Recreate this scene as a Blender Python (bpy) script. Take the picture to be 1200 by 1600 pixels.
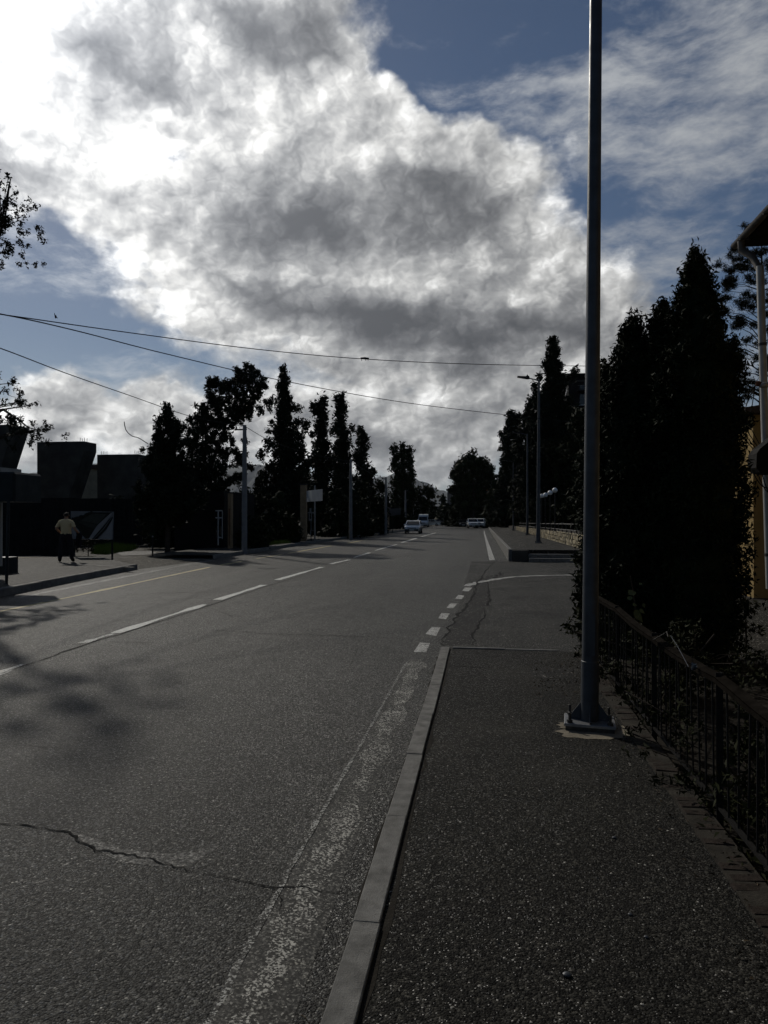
import bpy, bmesh, math, random
from mathutils import Vector, Matrix, Quaternion, noise as mnoise

for o in list(bpy.data.objects):
    bpy.data.objects.remove(o, do_unlink=True)
scene = bpy.context.scene
COL = scene.collection
PI = math.pi
rad = math.radians

# ------------------------------------------------------------------ camera
F, CX, CY, HZ = 1120.0, 600.0, 800.0, 810.0     # focal length, centre and horizon of the photograph (pixels)
CAM_Z = 1.68
HAZE = 2.5e-5
YAW = math.atan(155.0 / F)                       # camera looks this far left of the street's direction (+Y)
PITCH = math.atan((HZ - CY) / F)
cam_data = bpy.data.cameras.new('camera')
cam_data.sensor_fit = 'VERTICAL'
cam_data.sensor_height = 36.0
cam_data.lens = 36.0 * F / 1600.0
cam_data.clip_start = 0.05
cam_data.clip_end = 40000.0
cam = bpy.data.objects.new('camera', cam_data)
COL.objects.link(cam)
cam.location = (0, 0, CAM_Z)
cam.rotation_euler = (PI / 2 + PITCH, 0, YAW)
scene.camera = cam
CAM_R = cam.rotation_euler.to_matrix()


def ray(px, py):
    return (CAM_R @ Vector(((px - CX) / F, -(py - CY) / F, -1.0)))


def G(px, py, z=0.0):
    """point on the level z that the photograph shows at (px, py)"""
    r = ray(px, py)
    t = (z - CAM_Z) / r.z
    return Vector((r.x * t, r.y * t, z))


def U(px, py, d):
    """point d metres ahead of the camera seen at (px, py)"""
    return Vector((0, 0, CAM_Z)) + ray(px, py) * d


def azel(px, py):
    r = ray(px, py).normalized()
    return math.atan2(r.x, r.y), math.asin(r.z)


# ------------------------------------------------------------------ light
SUN_AZ = -YAW - rad(31.0)      # left of the street, ahead of the camera
SUN_EL = rad(35.0)
SUN_DIR = Vector((math.sin(SUN_AZ) * math.cos(SUN_EL), math.cos(SUN_AZ) * math.cos(SUN_EL), math.sin(SUN_EL)))
sun_data = bpy.data.lights.new('sun', 'SUN')
sun_data.energy = 2.2
sun_data.angle = rad(1.2)
sun_data.color = (1.0, 0.94, 0.84)
sun = bpy.data.objects.new('sun', sun_data)
COL.objects.link(sun)
sun.rotation_euler = SUN_DIR.to_track_quat('Z', 'Y').to_euler()

scene.view_settings.view_transform = 'Standard'
scene.view_settings.look = 'None'
scene.view_settings.gamma = 1.0
scene.view_settings.use_curve_mapping = False
scene.view_settings.exposure = 0.0


scene.cycles.use_adaptive_sampling = True
scene.cycles.adaptive_threshold = 0.03
scene.cycles.max_bounces = 4
scene.cycles.diffuse_bounces = 1
scene.cycles.glossy_bounces = 2
scene.cycles.transparent_max_bounces = 6


# ------------------------------------------------------------------ node helper
class NT:
    def __init__(self, tree):
        self.t = tree
        self.n = tree.nodes
        self.l = tree.links

    def new(self, kind, **kw):
        nd = self.n.new(kind)
        for k, v in kw.items():
            setattr(nd, k, v)
        return nd

    def put(self, sock, v):
        if isinstance(v, bpy.types.NodeSocket):
            self.l.new(v, sock)
        elif v is not None:
            sock.default_value = v

    def m(self, op, a, b=None, c=None, clamp=False):
        nd = self.new('ShaderNodeMath', operation=op, use_clamp=clamp)
        for i, v in enumerate((a, b, c)):
            if v is not None:
                self.put(nd.inputs[i], v)
        return nd.outputs[0]

    def add(self, a, b): return self.m('ADD', a, b)
    def sub(self, a, b): return self.m('SUBTRACT', a, b)
    def mul(self, a, b): return self.m('MULTIPLY', a, b)
    def mad(self, a, b, c): return self.m('MULTIPLY_ADD', a, b, c)

    def v(self, op, a, b=None, c=None):
        nd = self.new('ShaderNodeVectorMath', operation=op)
        for i, x in enumerate((a, b, c)):
            if x is not None:
                if op == 'SCALE' and i == 1:
                    self.put(nd.inputs['Scale'], x)
                else:
                    self.put(nd.inputs[i], x)
        return nd.outputs['Value'] if op in ('DOT_PRODUCT', 'LENGTH', 'DISTANCE') else nd.outputs[0]

    def sep(self, a):
        nd = self.new('ShaderNodeSeparateXYZ')
        self.put(nd.inputs[0], a)
        return nd.outputs

    def comb(self, x=0.0, y=0.0, z=0.0):
        nd = self.new('ShaderNodeCombineXYZ')
        for i, q in enumerate((x, y, z)):
            self.put(nd.inputs[i], q)
        return nd.outputs[0]

    def noise(self, vec, scale, detail=4.0, rough=0.5, dist=0.0, lac=2.0, col=False):
        nd = self.new('ShaderNodeTexNoise')
        if vec is not None:
            self.l.new(vec, nd.inputs['Vector'])
        nd.inputs['Scale'].default_value = scale
        nd.inputs['Detail'].default_value = detail
        nd.inputs['Roughness'].default_value = rough
        nd.inputs['Lacunarity'].default_value = lac
        nd.inputs['Distortion'].default_value = dist
        return nd.outputs['Color' if col else 'Fac']

    def step(self, x, lo, hi, smooth=True, a=0.0, b=1.0):
        nd = self.new('ShaderNodeMapRange', interpolation_type='SMOOTHSTEP' if smooth else 'LINEAR')
        self.put(nd.inputs[0], x)
        for i, q in enumerate((lo, hi, a, b)):
            self.put(nd.inputs[i + 1], q)
        return nd.outputs[0]

    def mix(self, f, a, b):
        nd = self.new('ShaderNodeMix', data_type='RGBA')
        self.put(nd.inputs[0], f)
        for i, q in ((6, a), (7, b)):
            if isinstance(q, tuple) and len(q) == 3:
                q = q + (1.0,)
            self.put(nd.inputs[i], q)
        return nd.outputs[2]


# ------------------------------------------------------------------ sky
def build_sky():
    w = bpy.data.worlds.new('World')
    scene.world = w
    w.use_nodes = True
    w.node_tree.nodes.clear()
    T = NT(w.node_tree)
    D = T.new('ShaderNodeTexCoord').outputs['Generated']
    dx, dy, dz = T.sep(D)
    az = T.m('ARCTAN2', dx, dy)
    el = T.m('ARCSINE', dz)
    zc = T.m('MAXIMUM', dz, 0.0)
    inv = T.m('DIVIDE', 1.0, T.add(zc, 0.32))
    N = T.v('MULTIPLY', D, (1.75, 1.75, 2.5))
    P0 = T.comb(az, el, 1.0)
    # ragged outlines: warp the layout by turbulence of two sizes
    w1 = T.v('SUBTRACT', T.noise(N, 3.2, 3.0, 0.6, col=True), (0.5, 0.5, 0.5))
    P = T.v('MULTIPLY_ADD', w1, (0.17, 0.13, 0.0), P0)
    w2 = T.v('SUBTRACT', T.noise(N, 19.0, 2.0, 0.6, col=True), (0.5, 0.5, 0.5))
    P = T.v('MULTIPLY_ADD', w2, (0.034, 0.03, 0.0), P)

    # layout of the cloud masses, thick parts and veil in view: columns of ramps over elevation
    def field(lst, a, e):
        t = 0.0
        for (px, py, rx, ry, rot, wt) in lst:
            a0, e0 = azel(px, py)
            k = math.cos(math.atan((px - CX) / F)) ** 2
            sx, sy, c, q = rx / F * k, ry / F * math.cos(e0), math.cos(rad(rot)), math.sin(rad(rot))
            u = (c * (a - a0) + q * (e - e0)) / sx
            v = (-q * (a - a0) + c * (e - e0)) / sy
            t += wt / (1.0 + (u * u + v * v) ** 2)
        return t

    NC, SPAN, ETOP = 17, 0.60, 0.72
    da = 2 * SPAN / (NC - 1)
    pw = T.sep(P)
    paz = T.mad(pw[0], 1.0 / da, YAW / da)
    fac = T.mul(pw[1], 1.0 / ETOP)
    acc = None
    for j in range(NC):
        aj = -SPAN + j * da
        rp = T.new('ShaderNodeValToRGB')
        T.l.new(fac, rp.inputs[0])
        els = rp.color_ramp.elements
        for i in range(1, 31):
            els.new((i / 31) ** 1.3)
        for i in range(32):
            pos = (i / 31) ** 1.3
            ee = pos * ETOP
            fade = min(1.0, (NC - 1 - abs(2 * j - (NC - 1))) / 2.0)
            col = (min(1, max(0, (field(SKY_CLOUD, aj - YAW, ee) * fade + 2) / 6)), min(1, max(0, (field(SKY_DARK, aj - YAW, ee) * fade + 1) / 4)), min(1, max(0, (field(SKY_CIRRUS, aj - YAW, ee) * fade + 1) / 4)), 1)
            els[i].color = col
        wj = T.m('SUBTRACT', 1.0, T.m('ABSOLUTE', T.sub(paz, aj / da)), clamp=True)
        acc = T.v('SCALE', rp.outputs[0], wj) if acc is None else T.v('ADD', acc, T.v('SCALE', rp.outputs[0], wj))
    W = T.m('SUBTRACT', (NC + 1) / 2.0, T.m('ABSOLUTE', paz), clamp=True)
    lay = T.sep(acc)
    LAY_CLOUD = T.m('MULTIPLY_ADD', lay[0], 6.0, T.mul(W, -2.0))
    LAY_DARK = T.m('MULTIPLY_ADD', lay[1], 4.6, T.mul(W, -1.15))
    LAY_CIRRUS = T.m('MULTIPLY_ADD', lay[2], 4.0, T.mul(W, -1.0))

    sun_cos = T.v('DOT_PRODUCT', D, tuple(SUN_DIR))
    sun_ang = T.m('ARCCOSINE', T.m('MINIMUM', sun_cos, 0.99999))

    # cumulus cover: cloud masses (positive) and gaps (negative) over a general broken cover
    base = T.noise(T.v('ADD', N, (7.3, 2.1, 0)), 1.5, 3.0, 0.5)
    cov0 = T.mad(T.sub(base, 0.5), 1.6, -0.45)
    view_az = T.sub(az, -YAW)
    front = T.step(T.m('ABSOLUTE', view_az), 0.62, 1.1, True, 0.25, 1.0)   # noise decides alone away from the street
    cov0 = T.mul(cov0, front)
    cov = T.add(cov0, LAY_CLOUD)
    fb = T.noise(N, 4.6, 9.0, 0.62)
    dens_raw = T.add(cov, T.mul(T.sub(fb, 0.5), 2.3))
    dens = T.step(dens_raw, 0.0, 0.80)
    thick = T.step(dens_raw, 0.3, 1.5, True)

    # light from the sun through the cloud: noise seen a little nearer the sun
    toS = T.v('NORMALIZE', T.v('SUBTRACT', (SUN_DIR.x * 1.75, SUN_DIR.y * 1.75, SUN_DIR.z * 2.5), N))
    fb_soft = T.noise(N, 4.6, 4.0, 0.55)
    fbs = T.noise(T.v('MULTIPLY_ADD', toS, (0.045, 0.045, 0.045), N), 4.6, 4.0, 0.55)
    relief = T.sub(fb_soft, fbs)            # > 0 on the side turned to the sun
    def puffs(v):
        nd = T.new('ShaderNodeTexVoronoi', feature='F1', voronoi_dimensions='2D')
        T.l.new(v, nd.inputs['Vector'])
        nd.inputs['Scale'].default_value = 9.0
        nd.inputs['Detail'].default_value = 3.0
        nd.inputs['Roughness'].default_value = 0.5
        nd.inputs['Lacunarity'].default_value = 2.2
        return T.sub(1.0, nd.outputs['Distance'])
    NW = T.v('MULTIPLY_ADD', w2, (0.07, 0.07, 0.0), T.v('MULTIPLY', P0, (1.75, 2.2, 0.0)))
    bil = puffs(NW)
    toS2 = T.v('NORMALIZE', T.v('SUBTRACT', (SUN_AZ, SUN_EL, 1.0), P0))
    off2 = T.v('MULTIPLY_ADD', toS2, (0.012, 0.012, 0.0), NW)
    bil2 = puffs(off2)
    relief = T.add(T.mul(relief, 3.0), T.mul(T.sub(bil, bil2), 0.42))
    dark = T.add(LAY_DARK, -0.20)
    dark = T.add(dark, T.mul(T.sub(fb_soft, 0.5), 2.7))
    dark = T.add(dark, T.mul(T.sub(0.62, bil), 0.5))
    soft = T.step(dark, -0.35, 1.55)
    shade = T.sub(soft, T.mul(relief, T.mad(soft, -0.8, 1.0)))
    shade = T.add(shade, T.mad(thick, 0.22, -0.10))
    shade = T.sub(shade, T.mul(T.sub(fb, fb_soft), 1.3))
    shade = T.m('MINIMUM', T.m('MAXIMUM', shade, -0.35), 1.0)
    # cloud brightness falls away from the sun
    lit = T.add(T.mul(T.m('POWER', 2.718, T.mul(sun_ang, -3.9)), 1.8), 0.44)
    darkv = T.add(T.mul(T.m('POWER', 2.718, T.mul(sun_ang, -4.2)), 0.60), 0.060)
    val = T.m('POWER', 2.718, T.add(T.mul(T.sub(1.0, shade), T.m('LOGARITHM', lit, 2.718)), T.mul(shade, T.m('LOGARITHM', darkv, 2.718))))
    ccol = T.mix(shade, (1.0, 1.0, 0.985), (0.94, 0.98, 1.06))
    ccol = T.v('SCALE', ccol, T.mul(val, 10.0))

    # clear sky
    sky = T.new('ShaderNodeTexSky', sky_type='NISHITA')
    sky.sun_disc = False
    sky.sun_elevation = SUN_EL
    sky.sun_rotation = SUN_AZ
    sky.altitude = 500
    sky.air_density = 1.0
    sky.dust_density = 0.6
    sky.ozone_density = 1.6
    skyc = T.v('MULTIPLY', sky.outputs[0], SKY_TINT)

    # high cirrus veil, drawn out in streaks
    mp = T.new('ShaderNodeMapping')
    T.l.new(T.v('MULTIPLY_ADD', w1, (0.05, 0.05, 0.0), P0), mp.inputs[0])
    mp.inputs['Rotation'].default_value = (0, 0, rad(-48))
    mp.inputs['Scale'].default_value = (1.3, 3.6, 1)
    ci = T.noise(mp.outputs[0], 3.4, 8.0, 0.66)
    ci2 = T.noise(N, 1.7, 1.0, 0.5)
    civ = T.add(LAY_CIRRUS, T.mul(T.sub(ci2, 0.5), 0.7))
    cir = T.step(T.add(T.mul(T.sub(ci, 0.5), 3.6), civ), 0.12, 1.25, True, 0.0, 0.88)
    cival = T.mul(T.add(T.mul(T.m('POWER', 2.718, T.mul(sun_ang, -3.2)), 1.5), 0.34), 10.0)
    cicol = T.v('SCALE', T.mix(0.0, (0.97, 1.0, 1.03), (1, 1, 1)), cival)
    back = T.mix(cir, skyc, cicol)
    # low air is milky
    hz = T.step(el, 0.0, 0.24, True, 0.6, 0.0)
    hzv = T.mul(T.add(T.mul(T.m('POWER', 2.718, T.mul(sun_ang, -2.2)), 0.95), 0.17), 10.0)
    back = T.mix(hz, back, T.v('SCALE', (0.88, 1.0, 1.10), hzv))
    out = T.mix(dens, back, ccol)
    low = T.step(el, 0.0, 0.12, True, 0.18, 0.0)
    out = T.mix(low, out, T.v('SCALE', (0.92, 1.0, 1.06), hzv))
    # below the horizon: dull ground light
    bg = T.new('ShaderNodeBackground')
    T.l.new(out, bg.inputs[0])
    bg.inputs[1].default_value = 0.1
    bg2 = T.new('ShaderNodeBackground')
    bg2.inputs[0].default_value = (0.35, 0.35, 0.33, 1)
    bg2.inputs[1].default_value = 0.1
    ms = T.new('ShaderNodeMixShader')
    T.l.new(T.m('GREATER_THAN', dz, -0.012), ms.inputs[0])
    T.l.new(bg2.outputs[0], ms.inputs[1])
    T.l.new(bg.outputs[0], ms.inputs[2])
    o = T.new('ShaderNodeOutputWorld')
    T.l.new(ms.outputs[0], o.inputs[0])
    w.cycles.sampling_method = 'MANUAL'
    w.cycles.sample_map_resolution = 512


SKY_TINT = (0.31, 0.335, 0.365)
# (pixel x, pixel y, half width, half height, turn in degrees, weight)
SKY_CLOUD = [
    (150, 60, 480, 150, 0, 0.95), (450, 60, 170, 110, 0, 0.5), (95, 265, 150, 62, -8, 0.85), (215, 400, 70, 60, 0, .35), (300, 480, 110, 45, 0, .35), (120, 150, 200, 70, 0, .5),
    (600, 340, 420, 190, -12, 0.95), (330, 330, 180, 150, 0, 0.45), (430, 440, 260, 90, -6, 0.5), (800, 400, 190, 150, -40, 0.55),
    (560, 190, 260, 70, -8, 0.45), (940, 470, 80, 90, 0, 0.4), (905, 235, 70, 60, 0, 0.25),
    (700, 510, 240, 60, 0, 0.5), (640, 610, 300, 55, 0, 0.5), (600, 670, 320, 40, 0, 0.6), (720, 660, 170, 55, 0, .5), (560, 715, 260, 22, 0, .35),
    (150, 620, 230, 36, 4, 0.75), (150, 680, 220, 34, 0, 0.7), (160, 525, 60, 20, 0, .15), (5, 525, 40, 25, 0, 0.5), (345, 548, 34, 16, 0, .5),
    (590, 730, 60, 24, 0, 0.6), (675, 722, 45, 26, 0, 0.65), (690, 757, 40, 14, 0, 0.55),
    (262, 222, 72, 34, 18, -1.75), (330, 185, 60, 40, 0, -0.5), (115, 192, 50, 14, -20, -.5), (720, 70, 190, 110, 0, -0.8), (815, 165, 115, 52, -20, -1.0), (655, 95, 55, 55, 0, -.8), (560, 60, 50, 60, 0, .35), (620, 135, 60, 22, -15, -.5), (760, 190, 60, 40, 0, .25),
    (70, 415, 140, 55, 0, -0.75), (150, 360, 40, 40, 0, -.3), (960, 340, 60, 120, 0, -0.6), (1050, 430, 100, 90, 0, -0.6), (120, 540, 280, 36, -5, -0.8),
    (1080, 120, 200, 200, 0, -0.45), (420, 580, 120, 40, 0, -.25), (560, 745, 200, 16, 0, -.1),
]
SKY_DARK = [
    (680, 330, 200, 50, -6, 0.62), (450, 355, 90, 48, 0, 0.5), (385, 462, 120, 22, -6, 0.72), (700, 500, 190, 34, -3, 0.85), (760, 395, 110, 45, 0, .35),
    (250, 130, 95, 24, -22, 0.9), (150, 105, 80, 24, 0, 0.4), (470, 50, 140, 50, 0, 0.7), (330, 170, 60, 30, 0, .3), (40, 255, 40, 20, 0, 0.3), (350, 368, 60, 14, -15, .3),
    (140, 655, 60, 15, 0, 0.7), (300, 660, 60, 14, 0, .3), (640, 568, 120, 13, 0, 0.4), (720, 602, 100, 11, 0, .3), (580, 640, 110, 10, 0, .25), (700, 662, 100, 10, 0, .3), (620, 590, 260, 90, 0, -.28),
    (675, 730, 40, 13, 0, .35),
    (560, 200, 260, 46, -8, -0.45), (260, 370, 110, 110, 0, -.5), (120, 600, 260, 24, 0, -.3), (850, 260, 90, 50, -30, -.3), (620, 430, 120, 22, 0, -.3), (930, 440, 60, 90, 0, -.3),
]
SKY_CIRRUS = [
    (1090, 140, 150, 210, -25, 0.46), (1090, 330, 170, 75, 20, 0.5), (930, 215, 90, 60, 0, .5), (720, 180, 200, 70, 0, 0.1), (740, 60, 170, 90, 0, -.2),
    (100, 400, 200, 60, 0, 0.06), (150, 500, 300, 90, -10, 0.16), (720, 130, 150, 60, -20, .34), (960, 120, 80, 60, 0, .25), (1130, 60, 90, 60, 0, .25), (1000, 390, 60, 70, 0, -.4), (1190, 170, 40, 40, 0, -.3), (1110, 40, 80, 50, 0, .2),
]
build_sky()


# ------------------------------------------------------------------ materials
MATS = {}


def new_mat(name):
    m = bpy.data.materials.new(name)
    m.use_nodes = True
    m.node_tree.nodes.clear()
    T = NT(m.node_tree)
    b = T.new('ShaderNodeBsdfPrincipled')
    o = T.new('ShaderNodeOutputMaterial')
    T.l.new(b.outputs[0], o.inputs[0])
    MATS[name] = m
    return m, T, b


def wpos(T):
    return T.new('ShaderNodeNewGeometry').outputs['Position']


def bump(T, b, h, strength=0.5, dist=0.01):
    nd = T.new('ShaderNodeBump')
    nd.inputs['Strength'].default_value = strength
    nd.inputs['Distance'].default_value = dist
    T.l.new(h, nd.inputs['Height'])
    T.l.new(nd.outputs[0], b.inputs['Normal'])


def simple(name, col, rough=0.7, metal=0.0, var=0.25, scale=6.0, bump_s=0.0, bump_scale=40.0, spec=0.12, obj=False):
    m, T, b = new_mat(name)
    p = T.new('ShaderNodeTexCoord').outputs['Object'] if obj else wpos(T)
    n = T.noise(p, scale, 5.0, 0.6)
    f = T.step(n, 0.3, 0.7, False, 1.0 - var, 1.0 + var)
    T.put(b.inputs['Base Color'], T.v('SCALE', col[:3], f))
    r = T.step(n, 0.3, 0.7, False, min(1, rough + 0.08), max(0.02, rough - 0.08))
    T.put(b.inputs['Roughness'], r)
    b.inputs['Metallic'].default_value = metal
    b.inputs['Specular IOR Level'].default_value = spec
    if bump_s:
        bump(T, b, T.noise(p, bump_scale, 5.0, 0.6), bump_s, 0.01)
    return m


def vor(T, p, scale, feature='F1', out='Distance', rnd=1.0):
    nd = T.new('ShaderNodeTexVoronoi', feature=feature)
    T.l.new(p, nd.inputs['Vector'])
    nd.inputs['Scale'].default_value = scale
    nd.inputs['Randomness'].default_value = rnd
    return nd.outputs[out]


def asphalt_nodes(T, p, lo, hi, cell, spark):
    """aggregate chips in bitumen: each chip its own grey, a few pale ones, shade of the pits put into the colour; worn lengthways by wheels"""
    chip = vor(T, p, cell, 'F1', 'Color')
    cr = T.sep(chip)
    big = T.noise(p, 0.35, 4.0, 0.55)
    mid = T.noise(p, 3.0, 5.0, 0.6)
    small = T.noise(p, 42.0, 3.0, 0.65)
    f = T.m('POWER', cr[0], 2.6)
    base = T.mix(f, lo, hi)
    pale = T.step(cr[1], 1.0 - spark, 1.0 - spark * 0.5, False)
    base = T.mix(T.mul(pale, 0.85), base, (0.30, 0.29, 0.26))
    st = T.noise(T.v('MULTIPLY', p, (1.0, 0.06, 1.0)), 1.1, 3.0, 0.5)
    mod = T.add(T.step(big, 0.3, 0.7, False, 0.84, 1.16), T.step(mid, 0.3, 0.7, False, -0.2, 0.2))
    mod = T.add(mod, T.step(st, 0.3, 0.7, False, -0.17, 0.17))
    mod = T.mul(mod, T.step(small, 0.30, 0.70, False, 0.08, 2.0))  # strong fine contrast: shadowing in the pits painted into the colour
    return T.v('SCALE', base, mod), cr, mid


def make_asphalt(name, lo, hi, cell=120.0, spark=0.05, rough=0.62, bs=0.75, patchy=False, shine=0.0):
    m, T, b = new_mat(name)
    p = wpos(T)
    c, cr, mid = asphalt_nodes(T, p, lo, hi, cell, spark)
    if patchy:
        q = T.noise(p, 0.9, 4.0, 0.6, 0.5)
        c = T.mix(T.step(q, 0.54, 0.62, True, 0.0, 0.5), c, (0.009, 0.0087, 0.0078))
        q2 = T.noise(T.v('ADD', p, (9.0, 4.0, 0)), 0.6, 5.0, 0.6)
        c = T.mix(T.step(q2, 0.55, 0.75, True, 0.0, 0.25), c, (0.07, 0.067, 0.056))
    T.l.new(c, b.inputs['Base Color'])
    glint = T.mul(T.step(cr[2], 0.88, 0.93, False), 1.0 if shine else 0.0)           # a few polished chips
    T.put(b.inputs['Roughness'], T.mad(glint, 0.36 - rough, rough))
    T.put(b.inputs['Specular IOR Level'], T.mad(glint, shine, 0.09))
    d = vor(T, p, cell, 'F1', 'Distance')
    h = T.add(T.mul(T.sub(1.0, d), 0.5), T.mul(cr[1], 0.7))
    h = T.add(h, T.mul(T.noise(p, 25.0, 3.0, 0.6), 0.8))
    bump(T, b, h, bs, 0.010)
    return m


make_asphalt('asphalt', (0.012, 0.0118, 0.0106), (0.105, 0.1025, 0.092), 122.0, 0.022, 0.60, 0.9, False, 0.40)
make_asphalt('asphalt_side', (0.010, 0.0098, 0.0088), (0.084, 0.0815, 0.072), 95.0, 0.03, 0.66, 0.8, True)
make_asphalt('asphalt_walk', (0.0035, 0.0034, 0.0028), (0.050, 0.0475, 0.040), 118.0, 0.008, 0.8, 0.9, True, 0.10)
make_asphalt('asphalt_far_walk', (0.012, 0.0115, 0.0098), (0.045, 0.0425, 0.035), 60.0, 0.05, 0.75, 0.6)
make_asphalt('gravel', (0.02, 0.018, 0.014), (0.08, 0.072, 0.055), 26.0, 0.08, 0.85, 1.0)


def make_paint(name, col, keep, under='road', streak=0.0):
    m, T, b = new_mat(name)
    p = wpos(T)
    c, cr, mid = asphalt_nodes(T, p, (0.012, 0.0118, 0.0106), (0.105, 0.1025, 0.092), 122.0, 0.022)
    n1 = T.noise(p, 62.0, 5.0, 0.7)
    n2 = T.noise(p, 5.0, 4.0, 0.6)
    w = T.add(T.mul(n1, 1.0), T.mul(T.sub(n2, 0.5), 0.4))
    w = T.add(w, T.mul(T.sub(cr[0], 0.5), 0.28))
    mask = T.step(w, 0.5 - keep, 0.62 - keep)
    grime = T.step(T.noise(p, 14.0, 4.0, 0.6), 0.3, 0.7, False, 0.65, 1.05)
    T.l.new(T.mix(mask, c, T.v('SCALE', col, grime)), b.inputs['Base Color'])
    b.inputs['Roughness'].default_value = 0.65
    b.inputs['Specular IOR Level'].default_value = 0.12
    h = T.add(T.mul(cr[1], 0.7), T.mul(n1, 0.6))
    bump(T, b, h, 0.6, 0.005)
    return m


make_paint('paint_white', (0.50, 0.50, 0.47), 0.13)
make_paint('paint_white_fresh', (0.62, 0.62, 0.58), 0.24)
make_paint('paint_faded', (0.30, 0.29, 0.25), -0.13)
make_paint('paint_worn', (0.44, 0.43, 0.385), -0.03)
make_paint('paint_thin', (0.42, 0.42, 0.39), 0.0)
make_paint('paint_yellow', (0.50, 0.42, 0.22), 0.20)

simple('crack', (0.004, 0.004, 0.004), 0.95, 0, 0.3, 20)
make_asphalt('dust_patch', (0.055, 0.054, 0.050), (0.20, 0.196, 0.182), 105.0, 0.05, 0.7, 0.6)
make_asphalt('tar_shade_patch', (0.010, 0.0098, 0.009), (0.034, 0.032, 0.029), 78.0, 0.03, 0.7, 0.8)  # real tar on the side road, painted shadow on the pavement
simple('kerb', (0.145, 0.142, 0.132), 0.85, 0, 0.34, 11, 0.5, 130)
simple('kerb_old', (0.16, 0.155, 0.14), 0.85, 0, 0.3, 4, 0.4, 60)
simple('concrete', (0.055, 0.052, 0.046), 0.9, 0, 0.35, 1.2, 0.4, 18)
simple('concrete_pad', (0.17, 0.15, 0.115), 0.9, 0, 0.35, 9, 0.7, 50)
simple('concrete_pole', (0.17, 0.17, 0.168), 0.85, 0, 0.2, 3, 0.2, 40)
simple('soil', (0.014, 0.012, 0.009), 0.95, 0, 0.4, 3, 0.8, 25)
simple('verge', (0.02, 0.018, 0.012), 0.95, 0, 0.4, 1.5, 0.6, 12)
simple('pole_grey', (0.038, 0.043, 0.050), 0.5, 0.2, 0.3, 7, 0.12, 70)
simple('plate_steel', (0.22, 0.225, 0.23), 0.42, 0.6, 0.25, 14, 0.2, 90)
simple('bolt_steel', (0.06, 0.058, 0.055), 0.5, 0.6, 0.3, 30)
simple('fence_iron', (0.014, 0.0135, 0.013), 0.55, 0.2, 0.35, 18, 0.25, 90)
simple('fence_rail', (0.009, 0.0075, 0.006), 0.9, 0.0, 0.5, 14, 0.4, 70, 0.01)
simple('brick', (0.022, 0.0165, 0.013), 0.9, 0, 0.45, 22, 0.6, 70)
simple('mortar', (0.028, 0.025, 0.020), 0.95, 0, 0.35, 12, 0.6, 60)
simple('stone_a', (0.36, 0.31, 0.21), 0.9, 0, 0.35, 5, 0.5, 25)
simple('stone_b', (0.24, 0.21, 0.15), 0.9, 0, 0.35, 5, 0.5, 25)
simple('stone_core', (0.035, 0.03, 0.024), 0.95, 0, 0.3, 6)
simple('black_iron', (0.012, 0.012, 0.012), 0.5, 0.3, 0.3, 10)
simple('globe', (0.72, 0.72, 0.70), 0.35, 0, 0.08, 3)
simple('cable', (0.010, 0.010, 0.010), 0.7, 0, 0.1, 5)
simple('bark', (0.028, 0.022, 0.017), 0.95, 0, 0.4, 5, 0.8, 20)
simple('house_wall', (0.26, 0.185, 0.08), 0.9, 0, 0.12, 2.5, 0.2, 60)
simple('house_trim', (0.55, 0.50, 0.38), 0.85, 0, 0.15, 3, 0.2, 60)
simple('house_plinth', (0.06, 0.055, 0.05), 0.9, 0, 0.3, 4, 0.3, 30)
simple('gutter', (0.10, 0.09, 0.08), 0.5, 0.1, 0.25, 6)
simple('drainpipe', (0.27, 0.265, 0.245), 0.45, 0.1, 0.15, 5)
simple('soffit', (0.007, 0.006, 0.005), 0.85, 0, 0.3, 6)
simple('roof', (0.06, 0.045, 0.038), 0.8, 0, 0.3, 5, 0.3, 20)
simple('dark_plastic', (0.014, 0.014, 0.015), 0.5, 0, 0.1, 8)
simple('shelter_dark', (0.017, 0.021, 0.023), 0.5, 0.2, 0.2, 4)
simple('white_panel', (0.34, 0.33, 0.30), 0.7, 0, 0.12, 3)
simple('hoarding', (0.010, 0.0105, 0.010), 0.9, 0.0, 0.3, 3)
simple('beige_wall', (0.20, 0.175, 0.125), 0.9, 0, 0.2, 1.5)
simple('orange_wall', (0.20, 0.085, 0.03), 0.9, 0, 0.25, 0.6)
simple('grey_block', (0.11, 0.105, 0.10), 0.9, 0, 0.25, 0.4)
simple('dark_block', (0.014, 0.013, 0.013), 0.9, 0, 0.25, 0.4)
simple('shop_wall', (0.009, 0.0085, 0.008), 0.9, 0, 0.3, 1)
simple('pillar', (0.24, 0.17, 0.10), 0.85, 0, 0.2, 3)
simple('white_frame', (0.42, 0.43, 0.43), 0.6, 0, 0.1, 4)
simple('rust_red', (0.10, 0.04, 0.02), 0.8, 0, 0.3, 5)
simple('sign_grey', (0.30, 0.31, 0.315), 0.55, 0, 0.08, 2)
simple('glass_dark', (0.012, 0.014, 0.016), 0.12, 0, 0.1, 2)
simple('skin', (0.30, 0.17, 0.11), 0.6, 0, 0.1, 9)
simple('shirt', (0.55, 0.44, 0.25), 0.9, 0, 0.1, 7, 0.4, 14)
simple('trousers', (0.016, 0.016, 0.019), 0.9, 0, 0.2, 8, 0.3, 14)
simple('hair', (0.018, 0.015, 0.013), 0.75, 0, 0.3, 60)
simple('shoe', (0.012, 0.011, 0.010), 0.6, 0, 0.2, 10)
simple('poster_grey', (0.13, 0.14, 0.145), 0.6, 0, 0.1, 1)
simple('poster_pale', (0.19, 0.195, 0.195), 0.6, 0, 0.12, 1.5)
simple('poster_dark', (0.012, 0.014, 0.010), 0.6, 0, 0.35, 6)
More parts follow.
